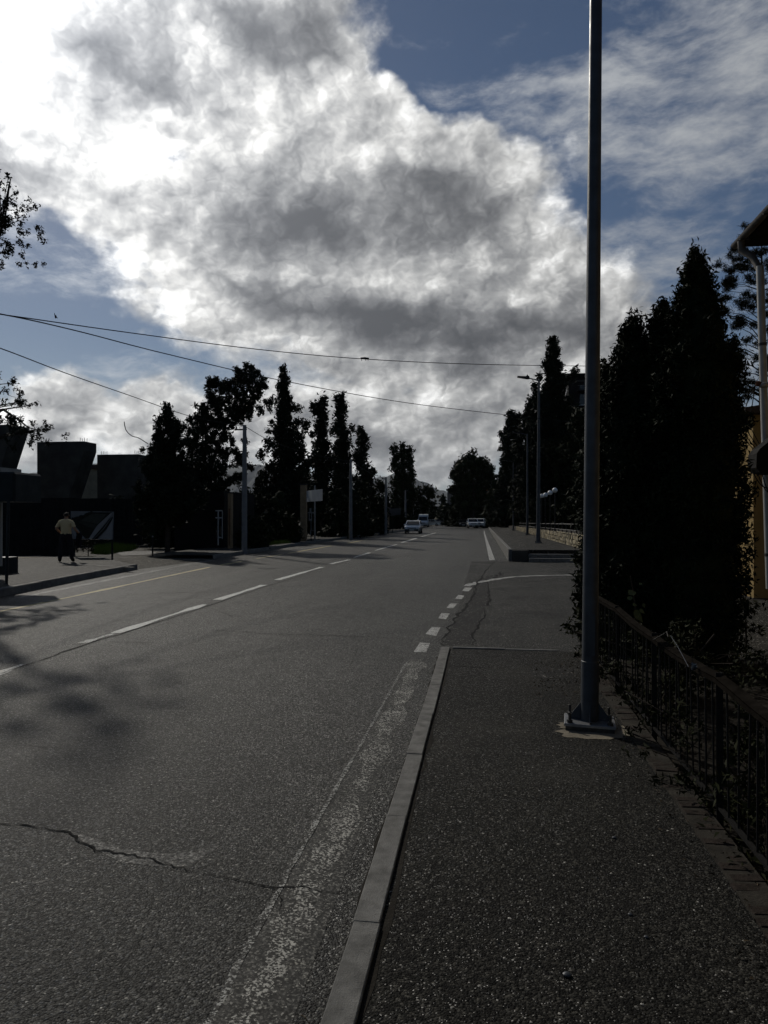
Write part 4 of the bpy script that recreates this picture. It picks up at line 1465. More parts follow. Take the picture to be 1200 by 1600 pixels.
# light box sign farther on
sg = empty('box_sign', U(490, HZ, 47))
tag(sg, 'blank pale grey box sign on a post in front of the trees', 'sign')
P = [U(479, 766, 48.2), U(487, 766, 47), U(504, 770, 45.2)]
h0 = P[1].z - U(487, 783.5, 47).z
mb = MB()
a, b, c = P
dv = c - b
bk = a + dv
vs = [a, b, c, bk]
lo = [(p.x, p.y, b.z - h0) for p in vs]
hi = [(p.x, p.y, b.z) for p in vs]
mb.add(lo + hi, [(3, 2, 1, 0), (4, 5, 6, 7), (0, 1, 5, 4), (1, 2, 6, 5), (2, 3, 7, 6), (3, 0, 4, 7)])
mb.build('sign_box', 'sign_grey', sg)
for p in (b.lerp(c, 0.55) + (a - b) * .5,):
    MB().tube([(p.x, p.y, 0.1), (p.x, p.y, b.z + .3)], 0.05, 8).build('post', 'plate_steel', sg)
st = empty('display_stand', U(486, HZ, 47.5))
tag(st, 'slim pale display stand below the box sign', 'stand')
for (x0, x1, y0, y1) in ((483.5, 486.5, 794, 800), (481, 491.5, 800, 802), (482.5, 483.7, 802, 813), (486, 487.2, 802, 813), (482.5, 487, 811, 813.5), (485.5, 486.3, 814, 828), (484.5, 486, 828, 836), (486, 490, 828, 829)):
    a, b = U(x0, y1, 47.5), U(x1, y0, 47.5)
    MB().box(a.x, b.x, a.y, a.y + .04, a.z, b.z).build('bar', 'concrete_pole', st)
MB().tube([tuple(U(486, 836, 47.55)), tuple(G(486, 845, .15))], 0.03, 6).build('leg', 'black_iron', st)
tp = empty('tan_pillar', U(474, HZ, 49))
tag(tp, 'tan gate pillar left of the box sign', 'pillar')
a, b = U(469, 845, 49), U(478, 758, 49)
MB().box(a.x, b.x, a.y, a.y + .4, 0, b.z).build('shaft', 'pillar', tp)
MB().box(a.x - .04, b.x + .04, a.y - .04, a.y + .44, b.z, b.z + .08).build('cap', 'concrete', tp)
kd = empty('kiosk', U(602, HZ, 80))
tag(kd, 'small tan kiosk under the trees beside the oncoming car', 'kiosk')
slab_face(MB(), ((590, 838), (590, 795), (603, 795), (603, 838)), 80, 3).build('wall', 'pillar', kd)
slab_face(MB(), ((588, 796), (588, 792.5), (605, 792.5), (605, 796)), 79.5, 3.6).build('roof', 'roof', kd)
slab_face(MB(), ((593, 826), (593, 802), (600, 802), (600, 826)), 79.85, .1).build('window', 'glass_dark', kd)
pn = empty('grey_signboard', U(620, HZ, 82))
tag(pn, 'weathered grey signboard on a thin post beyond the kiosk', 'sign')
slab_face(MB(), ((607, 806), (607, 795), (626, 794), (626, 804)), 82, .08).build('board', 'grey_block', pn)
g = U(613.5, HZ, 82.2)
MB().tube([(g.x, g.y, 0), (g.x, g.y, 2.4)], 0.04, 6).build('post', 'black_iron', pn)
rs = empty('road_sign', G(594.5, 829.5, .15))
tag(rs, 'small square road sign on a grey post by the left kerb', 'road sign')
g = rs.location
MB().tube([(g.x, g.y, 0.1), (g.x, g.y, 2.9)], 0.04, 8).build('post', 'concrete_pole', rs)
MB().box(g.x + .05, g.x + .38, g.y - .05, g.y - .03, 1.85, 2.25).build('plate', 'sign_grey', rs)


# ------------------------------------------------------------------ concrete utility poles on the left and cables
POLE_TOP = []
for i, (px, ty, d, lab) in enumerate(((382, 664, 33.5, 'nearest concrete utility pole on the left, in front of the ragged conifer'), (548, 718, 54.5, 'second concrete utility pole on the left, beside the narrow conifer'),
                                     (603, 745, 74, 'third concrete utility pole on the left, left of the poplars'), (633.5, 766, 112, 'pale utility pole in front of the poplars'),
                                     (640.5, 777, 140, 'left one of a close pair of far pale poles above the car'), (645.5, 777, 146, 'right one of a close pair of far pale poles above the car'), (650.5, 787, 180, 'farthest and shortest pale pole, left of the van'))):
    g = U(px, HZ, d)
    t = U(px, ty, d)
    r = empty('utility_pole', (g.x, g.y, 0.1))
    tag(r, lab, 'utility pole', 'concrete utility poles on the left')
    w = 0.14 if d < 80 else 0.16
    MB().lathe([(w, -0.1), (w * 0.9, (t.z - .1) * 0.5), (w * 0.62, t.z - 0.1)], (g.x, g.y, 0.1), 10).build('shaft', 'concrete_pole', r, True)
    if d < 80:
        MB().box(g.x - .45, g.x + .10, g.y - .03, g.y + .03, t.z - .24, t.z - .18).build('cross_arm', 'black_iron', r)
        for q in (-.4, 0.06):
            MB().lathe([(.03, 0), (.045, .05), (.025, .12)], (g.x + q, g.y, t.z - .18), 8).build('insulator', 'dark_plastic', r)
    POLE_TOP.append(t)


def catenary(a, b, sag, n=26):
    a, b = Vector(a), Vector(b)
    out = []
    for i in range(n + 1):
        t = i / n
        p = a.lerp(b, t)
        p.z -= 4 * sag * t * (1 - t)
        out.append(tuple(p))
    return out


def cable_px(name, label, pts, r=0.011):
    """cable through points given as (pixel x, pixel y, metres ahead), smoothed"""
    P = [U(*p) for p in pts]
    out = []
    for i in range(len(P) - 1):
        p0, p1, p2, p3 = P[max(i - 1, 0)], P[i], P[i + 1], P[min(i + 2, len(P) - 1)]
        for k in range(8):
            t = k / 8
            out.append(0.5 * ((2 * p1) + (p2 - p0) * t + (2 * p0 - 5 * p1 + 4 * p2 - p3) * t * t + (3 * p1 - p0 - 3 * p2 + p3) * t ** 3))
    out.append(P[-1])
    o = MB().tube([tuple(p) for p in out], r, 6).build(name, 'cable', None, True)
    tag(o, label, 'cable')
    return o


cable_px('overhead_cable', 'upper overhead cable crossing the sky from the left edge to the right trees', ((-160, 470, 13), (0, 491, 14), (200, 519.5, 16.5), (400, 545.5, 19), (570, 561, 21), (760, 569.5, 23.5), (1010, 573, 27)), 0.011)
cable_px('overhead_cable', 'middle overhead cable sagging from the left edge towards the right lamp', ((-150, 467, 13), (0, 490.5, 14), (120, 517, 17), (260, 553, 20.5), (445, 595.5, 25), (640, 630, 30), (826, 652, 35.5), (900, 660, 38)), 0.013)
cable_px('overhead_cable', 'lower overhead cable running from the left edge to the ragged conifers', ((-120, 505, 13.5), (0, 544, 15.5), (100, 582, 19), (200, 617, 23), (300, 651, 28.5), (378, 666, 33.4)), 0.012)
cable_px('overhead_cable', 'short cable between the first two poles on the left', ((384, 667, 33.4), (430, 692, 40), (490, 710, 47), (547, 721, 54.4)), 0.014)
cable_px('overhead_cable', 'far cable between the second and third poles on the left', ((549, 721, 54.5), (580, 740, 64), (602, 748, 73.9)), 0.02)
cable_px('drooping_cable', 'loose drooping cable end beside the leftmost conifer', ((194, 659, 34), (197, 672, 34), (206, 681, 34), (217, 684.5, 34), (232, 694, 34.2)), 0.02)
sl = empty('cable_clamp', U(570, 560.5, 21))
tag(sl, 'small clamp knot on the upper overhead cable', 'clamp')
c = sl.location
MB().tube([(c.x - .12, c.y - .01, c.z + .012), (c.x, c.y, c.z + .02), (c.x + .12, c.y + .01, c.z)], 0.028, 8).build('body', 'cable', sl)
for q in (-.1, .02, .09):
    MB().tube([(c.x + q, c.y, c.z), (c.x + q + .01, c.y, c.z - .06)], .008, 5).build('hook', 'cable', sl)
bd = empty('bird', U(87, 495, 40))
tag(bd, 'tiny dark bird flying above the cables at left', 'bird')
c = bd.location
mb = MB().ball(tuple(c), 0.06, 8, 6, (1.0, 0.8, 1.6))
mb.add([(c.x, c.y, c.z + .04), (c.x - .06, c.y, c.z + .22), (c.x - .11, c.y + .02, c.z + .20), (c.x - .04, c.y, c.z - .03)], [(0, 1, 2, 3)])
mb.add([(c.x, c.y, c.z + .02), (c.x + .12, c.y, c.z - .06), (c.x + .13, c.y, c.z - .1), (c.x + .02, c.y, c.z - .05)], [(0, 1, 2, 3)])
mb.build('body', 'cable', bd)


# ------------------------------------------------------------------ trees
def tree(name, label, circles, d, mat, seed, group, leaf=None, sub=None, per=66, **kw):
    return plant(name, label, 'tree', group, circles, d, leaf or 0.0027 * d, sub or 0.0050 * d, per, mat, seed, **kw)


GL = 'conifers along the left side of the street'
# tree at the left edge: a plume and a drooping bough reach into the picture
edge = [(15, 281, 5), (22, 290, 7), (10, 296, 7), (19, 306, 6), (14, 318, 6), (24, 322, 7), (8, 330, 9), (30, 338, 7), (16, 344, 10), (38, 343, 4), (6, 352, 10), (24, 358, 6),
        (14, 368, 8), (2, 378, 9), (22, 390, 7), (16, 402, 7), (4, 410, 6), (-8, 330, 12), (-16, 370, 15), (-36, 310, 14), (-50, 350, 20), (-75, 380, 22), (-20, 400, 14),
        (-30, 440, 15), (-70, 450, 32), (-60, 540, 30), (-25, 560, 16), (-4, 588, 8), (4, 606, 8), (12, 622, 9), (-6, 632, 12), (26, 618, 5), (30, 626, 4), (2, 652, 10), (10, 664, 7), (36, 662, 5),
        (52, 660, 7), (60, 670, 5), (46, 674, 7), (36, 680, 5), (58, 682, 5), (42, 690, 5), (24, 700, 3), (-20, 670, 15), (-50, 640, 40), (-90, 580, 50), (-70, 720, 35), (-40, 780, 20)]
er = random.Random(77)
edge = [(x, y, r * .8) for (x, y, r) in edge]
edge += [(x + er.uniform(-1.2, .8) * r, y + er.uniform(-1.2, 1.2) * r, r * .5) for (x, y, r) in list(edge) if x > -12 for _ in range(3)]
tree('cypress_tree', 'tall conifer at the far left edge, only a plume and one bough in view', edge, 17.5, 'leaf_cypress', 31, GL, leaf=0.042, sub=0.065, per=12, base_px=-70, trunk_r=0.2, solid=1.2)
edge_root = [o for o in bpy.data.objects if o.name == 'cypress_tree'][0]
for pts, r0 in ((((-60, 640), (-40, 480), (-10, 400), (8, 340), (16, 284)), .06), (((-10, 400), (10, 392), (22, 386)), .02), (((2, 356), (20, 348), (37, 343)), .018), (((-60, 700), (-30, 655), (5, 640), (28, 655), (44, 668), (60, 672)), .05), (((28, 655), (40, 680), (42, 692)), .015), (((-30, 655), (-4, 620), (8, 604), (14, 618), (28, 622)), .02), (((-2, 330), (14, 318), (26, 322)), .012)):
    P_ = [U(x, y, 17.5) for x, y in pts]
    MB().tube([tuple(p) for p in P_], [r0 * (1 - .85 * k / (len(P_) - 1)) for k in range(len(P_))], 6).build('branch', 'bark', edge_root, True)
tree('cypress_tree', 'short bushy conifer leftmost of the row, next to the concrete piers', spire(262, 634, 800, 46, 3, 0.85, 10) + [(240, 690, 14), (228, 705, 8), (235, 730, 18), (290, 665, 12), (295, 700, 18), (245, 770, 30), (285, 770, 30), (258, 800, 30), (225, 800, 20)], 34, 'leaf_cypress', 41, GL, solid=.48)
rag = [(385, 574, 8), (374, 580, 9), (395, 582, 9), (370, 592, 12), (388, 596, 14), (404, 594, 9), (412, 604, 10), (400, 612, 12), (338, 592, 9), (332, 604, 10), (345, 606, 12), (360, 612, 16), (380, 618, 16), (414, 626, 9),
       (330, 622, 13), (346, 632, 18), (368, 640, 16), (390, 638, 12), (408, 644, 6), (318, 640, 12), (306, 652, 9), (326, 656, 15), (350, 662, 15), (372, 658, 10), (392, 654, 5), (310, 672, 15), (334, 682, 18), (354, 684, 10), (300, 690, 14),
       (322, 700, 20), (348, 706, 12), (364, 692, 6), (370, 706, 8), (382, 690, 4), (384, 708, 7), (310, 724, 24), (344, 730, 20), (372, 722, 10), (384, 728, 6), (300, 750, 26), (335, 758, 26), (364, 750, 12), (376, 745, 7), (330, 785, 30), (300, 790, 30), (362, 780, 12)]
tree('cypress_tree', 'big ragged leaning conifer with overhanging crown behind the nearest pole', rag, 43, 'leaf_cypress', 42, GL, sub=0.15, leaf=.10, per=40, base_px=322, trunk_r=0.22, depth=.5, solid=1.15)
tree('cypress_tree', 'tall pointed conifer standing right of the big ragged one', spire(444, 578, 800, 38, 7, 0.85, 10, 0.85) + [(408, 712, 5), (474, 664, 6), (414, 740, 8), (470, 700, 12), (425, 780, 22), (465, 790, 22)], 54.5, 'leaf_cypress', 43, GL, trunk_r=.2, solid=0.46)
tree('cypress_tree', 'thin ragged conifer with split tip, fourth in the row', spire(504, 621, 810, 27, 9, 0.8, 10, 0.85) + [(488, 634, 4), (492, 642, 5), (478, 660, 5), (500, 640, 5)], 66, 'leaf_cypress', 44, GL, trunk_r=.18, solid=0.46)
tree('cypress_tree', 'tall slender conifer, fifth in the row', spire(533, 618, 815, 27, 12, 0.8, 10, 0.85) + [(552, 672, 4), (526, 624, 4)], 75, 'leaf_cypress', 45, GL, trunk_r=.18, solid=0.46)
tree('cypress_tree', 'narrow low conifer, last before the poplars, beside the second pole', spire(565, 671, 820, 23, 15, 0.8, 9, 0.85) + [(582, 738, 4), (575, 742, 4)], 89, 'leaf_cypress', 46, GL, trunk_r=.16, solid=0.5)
GB = 'dark shrubs under the left trees'
for i, (px, d, top, hw, lab) in enumerate(((180, 46.5, 786, 30, 'dark shrub below the square pier'), (398, 56, 757, 30, 'dark shrub in the gap right of the big ragged conifer'), (425, 50, 752, 34, 'dark shrub left of the tan gate pillar'), (490, 68, 722, 38, 'dark broad shrub behind the box sign'),
                                           (535, 60, 752, 34, 'low dark shrub between box sign and second pole'), (575, 76, 748, 28, 'dark shrub behind the road sign'), (590, 96, 745, 22, 'bushy dark tree just left of the poplars'), (255, 40, 742, 52, 'dark shrub left of the corner shop'), (395, 37.5, 806, 26, 'low dark shrub beside the nearest pole'), (445, 46, 800, 24, 'low dark shrub left of the display stand'), (640, 150, 785, 16, 'dark shrub behind the far pale poles'),
                                           (560, 66, 790, 24, 'low dark shrub right of the second pole'), (616, 104, 785, 16, 'dark shrub behind the grey signboard'), (305, 48, 735, 50, 'dark shrub behind the corner shop'))):
    rr = random.Random(100 + i)
    base_y = HZ + 1.55 * F / d
    cs = []
    for k in range(26):
        t = rr.random() ** 0.7
        y = top + (base_y - top) * t
        r = hw * rr.uniform(0.25, 0.42)
        cs.append((px + rr.uniform(-1, 1) * (hw - r * .6) * min(1, 0.45 + t), y + r * .5, r))
    plant('shrub', lab, 'shrub', GB, cs, d, 0.0034 * d, 0.007 * d, 66, 'leaf_shrub', 200 + i, trunk_r=.06, stretch=1.0, trunk_name='stem', crown_name='foliage', core=0.5)
pop = []
pr2 = random.Random(4)
for (cx, top, hw) in ((618, 699, 11), (630, 693, 13), (639, 702, 10)):
    y = top
    while y < 815:
        t = (y - top) / 110
        w = hw * min(1.0, 0.3 + 1.6 * t)
        pop.append((cx + pr2.uniform(-1, 1) * w * .45, y + 2, max(2.5, w * pr2.uniform(.5, .8))))
        y += 3.4
tree('poplar_tree', 'dense columnar poplars with several tips at the street\'s left', pop, 130, 'leaf_broad', 51, 'far street trees', leaf=.3, sub=.55, per=36, core=.55, trunk_r=.3)
rnd_t = [(665 + 14 * math.cos(a) * q, 776 + 17 * math.sin(a) * q, 6) for a, q in [(pr2.uniform(0, 6.28), pr2.uniform(.2, 1) ** .5) for _ in range(24)]]
tree('round_tree', 'small round tree right of the poplars behind the van', rnd_t, 150, 'leaf_broad', 52, 'far street trees', leaf=.42, sub=.65, per=26, solid=.55, trunk_r=.25)
big = []
for _ in range(70):
    a, q = pr2.uniform(0, 2 * PI), pr2.random() ** .45
    x, y = 738 + 33 * math.cos(a) * q, 758 + 42 * math.sin(a) * q
    big.append((x, y, 9))
tree('round_tree', 'large dark round-crowned tree at the end of the street', big, 142, 'leaf_broad', 53, 'far street trees', leaf=.34, sub=.6, per=60, core=.75, solid=.9, trunk_r=.5)
tree('far_conifer', 'small pointed conifer at the end of the street, left of the round tree', spire(693, 774, 820, 9, 22, .8, 4, .3, 1.5), 190, 'leaf_cypress', 54, 'far street trees', leaf=.5, sub=.7, per=26, core=.5)
for i, (px, d, top, hw, lab) in enumerate(((712, 150, 792, 12, 'dark hedge left of the parked cars at the street end'), (730, 148, 790, 12, 'dark hedge below the round tree'), (700, 185, 800, 12, 'dark bush below the small far conifer'), (770, 128, 775, 14, 'dark bush right of the parked cars'), (752, 150, 785, 10, 'dark bush behind the parked cars'), (676, 200, 806, 10, 'low dark bush beside the far gate building'))):
    rr = random.Random(300 + i)
    base_y = HZ + 1.6 * F / d
    cs = [(px + rr.uniform(-1, 1) * hw * .7, top + (base_y - top) * rr.random(), hw * rr.uniform(.3, .5)) for _ in range(16)]
    plant('hedge_bush', lab, 'bush', 'dark bushes at the end of the street', cs, d, .004 * d, .008 * d, 50, 'leaf_shrub', 320 + i, trunk_r=.08, stretch=1.0, core=.55, trunk_name='stem', crown_name='foliage')

GR = 'conifers behind the stone wall'
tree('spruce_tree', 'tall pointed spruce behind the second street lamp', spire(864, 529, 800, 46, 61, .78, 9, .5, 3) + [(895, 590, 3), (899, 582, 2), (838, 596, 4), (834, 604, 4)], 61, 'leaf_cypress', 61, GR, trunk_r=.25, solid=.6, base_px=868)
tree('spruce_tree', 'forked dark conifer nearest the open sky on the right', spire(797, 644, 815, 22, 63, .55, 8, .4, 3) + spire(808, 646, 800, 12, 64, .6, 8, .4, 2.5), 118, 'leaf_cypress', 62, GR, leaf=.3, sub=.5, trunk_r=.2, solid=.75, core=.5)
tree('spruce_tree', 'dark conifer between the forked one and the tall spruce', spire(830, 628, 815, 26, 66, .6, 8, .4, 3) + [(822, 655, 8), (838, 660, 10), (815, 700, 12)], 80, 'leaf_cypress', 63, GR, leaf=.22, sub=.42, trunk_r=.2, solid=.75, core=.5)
for i, (px, d, top, hw, lab) in enumerate(((885, 58, 690, 34, 'dark shrub behind the globe lamps'), (850, 74, 700, 30, 'dark shrub behind the second street lamp'), (905, 52, 640, 34, 'tall dark shrub left of the near lamp pole'), (820, 106, 735, 24, 'dark shrub below the forked conifer'), (795, 140, 755, 20, 'dark shrub at the far end of the stone wall'),
                                           (925, 48, 700, 34, 'dark shrub behind the near lamp pole'), (870, 64, 740, 40, 'dark low shrub on the terrace behind the railing'), (900, 54, 770, 30, 'low dark shrub above the wall corner'), (965, 38, 640, 40, 'dark shrub hidden behind the thujas'))):
    rr = random.Random(400 + i)
    base_y = HZ + 0.9 * F / d
    cs = []
    for k in range(34):
        t = rr.random() ** 0.8
        y = top + (base_y - top) * t
        r = hw * rr.uniform(0.25, 0.42)
        cs.append((px + rr.uniform(-1, 1) * (hw - r * .6) * min(1, 0.4 + t), y + r * .5, r))
    plant('terrace_shrub', lab, 'shrub', 'dark shrubs on the terrace', cs, d, .0036 * d, .008 * d, 66, 'leaf_shrub', 420 + i, base_z=.3, trunk_r=.07, stretch=1.0, core=.5, trunk_name='stem', crown_name='foliage')

# ------------------------------------------------------------------ thujas, ivy and pine at the near right
GT = 'dense thujas behind the iron fence'


def thuja(label, px, top, bot, hw, d, seed, wid=None):
    r = random.Random(seed)
    cs = []
    y = top + 4
    while y < bot:
        t = (y - top) / (bot - top)
        w = hw * min(1.0, (t / 0.34) ** 0.74) * (1.0 if t < .8 else 1 - (t - .8) * .8)
        cs.append((px, y, max(5, w * .9)))
        for _ in range(3 if w > 14 else 1):
            a = r.uniform(-1, 1)
            cr = max(5, w * r.uniform(.3, .5))
            cs.append((px + a * (w - cr * .75), y + r.uniform(-8, 8), cr))
        y += max(6, w * .34)
    return plant('thuja', label, 'tree', GT, cs, d, 0.027, 0.07, 34, 'leaf_thuja', seed, base_z=.03, trunk_r=.06, depth=.7, stretch=1.5, elong=2.2, core=.72, core_near=9, solid=1.15)


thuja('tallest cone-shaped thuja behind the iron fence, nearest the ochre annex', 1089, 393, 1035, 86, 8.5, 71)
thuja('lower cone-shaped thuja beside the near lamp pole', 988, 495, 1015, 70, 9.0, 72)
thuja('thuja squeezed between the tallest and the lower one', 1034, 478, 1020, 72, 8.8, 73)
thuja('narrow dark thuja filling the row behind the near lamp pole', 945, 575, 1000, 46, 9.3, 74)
ivy = [(918 + random.Random(k).uniform(-17, 16), 858 + 150 * random.Random(k + 90).random(), 9) for k in range(46)]
plant('ivy_bush', 'ivy clump climbing the fence end behind the lamp pole', 'ivy', None, ivy, 9.25, 0.04, 0.06, 14, 'leaf_ivy', 76, base_z=.03, trunk_r=.015, stretch=1, elong=1.3, trunk_name='stem', crown_name='foliage', solid=.9)
low = [(random.Random(k).uniform(935, 1190), random.Random(k + 7).uniform(990, 1100), 16) for k in range(120)]
plant('ground_ivy', 'low dark ivy and weeds growing behind the iron fence', 'ivy', None, low, 6.6, 0.028, 0.06, 16, 'leaf_ivy', 77, base_z=.02, trunk_r=.01, stretch=.8, elong=1.5, trunk_name='stem', crown_name='foliage', solid=1.0, depth=3.0)
low = [(random.Random(k + 3).uniform(1050, 1330), random.Random(k + 17).uniform(1130, 1420), 20) for k in range(160)]
plant('ground_ivy', 'sparse dark weeds behind the nearest stretch of fence', 'weeds', None, low, 3.9, 0.018, 0.045, 12, 'leaf_ivy', 78, base_z=.02, trunk_r=.006, stretch=1.2, elong=2.6, trunk_name='stem', crown_name='foliage', solid=.6, depth=3.0)
low = [(random.Random(k + 5).uniform(1140, 1195), random.Random(k + 27).uniform(940, 1010), 7) for k in range(14)]
plant('rose_stems', 'thin leafy stems beside the gate post of the ochre annex', 'plant', None, low, 9.0, 0.035, 0.05, 8, 'leaf_ivy', 79, base_z=.02, trunk_r=.01, stretch=1.2, elong=1.5, trunk_name='stem', crown_name='foliage', solid=.8)

vn = empty('large_leaf_vine', U(995, 960, 7.4))
tag(vn, 'vine with a few large pale green leaves hanging on the thuja', 'vine')
MB().tube([tuple(U(x, y, 7.5)) for x, y in ((985, 900), (990, 925), (994, 960), (986, 990), (1003, 1000))], .006, 6).build('stem', 'bark', vn)
vr = random.Random(9)
for (px, py, s, a) in ((988, 926, .10, .6), (984, 934, .07, 1.6), (997, 962, .12, -.6), (1003, 955, .06, -.2), (992, 945, .05, .3), (1001, 912, .04, 1), (1006, 946, .04, -1)):
    c = U(px, py, 7.35)
    n = 7
    ux_ = Vector((math.cos(a), 0.25, math.sin(a))).normalized()
    vy = ux_.cross(Vector((0.2, 1, -0.5))).normalized()
    vs, fs = [], []
    for k in range(n + 1):
        t = k / n
        w = 0.36 * s * math.sin(PI * t ** .8) + .002
        m = c + ux_ * s * (t - .5) + Vector((0, 0, -s * .35 * t * t))
        vs += [m + vy * w + Vector((0, 0, .12 * s)), m, m - vy * w + Vector((0, 0, .12 * s))]
    for k in range(n):
        fs += [(3 * k, 3 * k + 1, 3 * k + 4, 3 * k + 3), (3 * k + 1, 3 * k + 2, 3 * k + 5, 3 * k + 4)]
    MB().add(vs, fs).build('leaf', 'leaf_big', vn, True)

pc = []
for (x, y, r) in ((1168, 352, 7), (1160, 372, 5), (1172, 370, 5), (1190, 350, 6), (1158, 384, 5), (1148, 398, 9), (1164, 402, 7), (1180, 398, 8), (1195, 392, 7), (1130, 412, 7), (1146, 416, 10), (1120, 416, 6), (1162, 420, 10), (1184, 416, 8), (1205, 415, 14), (1128, 430, 9), (1148, 438, 11), (1170, 440, 9), (1190, 438, 8),
                (1120, 450, 9), (1140, 458, 10), (1164, 462, 8), (1185, 466, 8), (1150, 480, 10), (1172, 484, 7), (1130, 484, 10), (1195, 490, 8), (1158, 504, 8), (1178, 508, 6), (1140, 512, 10), (1168, 530, 7), (1185, 536, 6), (1150, 536, 9), (1160, 556, 7), (1176, 560, 5), (1150, 574, 9), (1168, 584, 6), (1190, 580, 7),
                (1215, 460, 20), (1225, 520, 22), (1215, 570, 20), (1240, 420, 18), (1140, 600, 20), (1170, 610, 14), (1150, 640, 22)):
    pc.append((x, y, r))
plant('pine_tree', 'open-crowned pine with layered tufts behind the ochre annex', 'tree', None, pc, 24, 0.017, 0.13, 60, 'leaf_pine', 81, base_px=1192, base_z=.05, trunk_r=.18, stretch=.6, elong=9.0, depth=.6, solid=3.0)

# ------------------------------------------------------------------ grass
def grass(name, label, area, n, h, seed, z):
    r = np.random.default_rng(seed)
    g = np.array([[*G(x, y, z)[:2]] for x, y in area])
    P = []
    mb = MB()
    c = g.mean(0)
    k = 0
    for _ in range(n):
        i = r.integers(len(g))
        a, b = g[i], g[(i + 1) % len(g)]
        u, v = sorted(r.random(2))
        p = c * u + a * (v - u) + b * (1 - v)
        hh = h * r.uniform(.4, 1.2)
        an = r.uniform(0, PI)
        w = 0.012
        dx, dy = math.cos(an) * w, math.sin(an) * w
        lx, ly = r.normal(0, .3 * hh, 2)
        mb.add([(p[0] - dx, p[1] - dy, z - .02), (p[0] + dx, p[1] + dy, z - .02), (p[0] + lx, p[1] + ly, z + hh)], [(0, 1, 2)])
    o = mb.build(name, 'grass')
    return stuff(tag(o, label, 'grass'))


grass('grass_patch', 'bright green sunlit grass behind the poster board', ((142, 866), (150, 856), (180, 853), (215, 857), (205, 861), (185, 864), (165, 867)), 5000, .3, 1, 0.0)
grass('grass_patch', 'small strip of sunlit grass at the foot of the nearest utility pole', ((384, 855.5), (400, 851), (450, 847), (455, 848), (410, 853)), 1800, .22, 2, 0.16)
plant('weed_bush', 'small leafy weed bush under the poster board', 'bush', None, [(138, 852, 7), (130, 856, 7), (142, 859, 6), (134, 847, 6), (146, 850, 5)], 29.4, .05, .1, 30, 'leaf_ivy', 91, base_z=.0, trunk_r=.02, trunk_name='stem', crown_name='foliage', stretch=1)


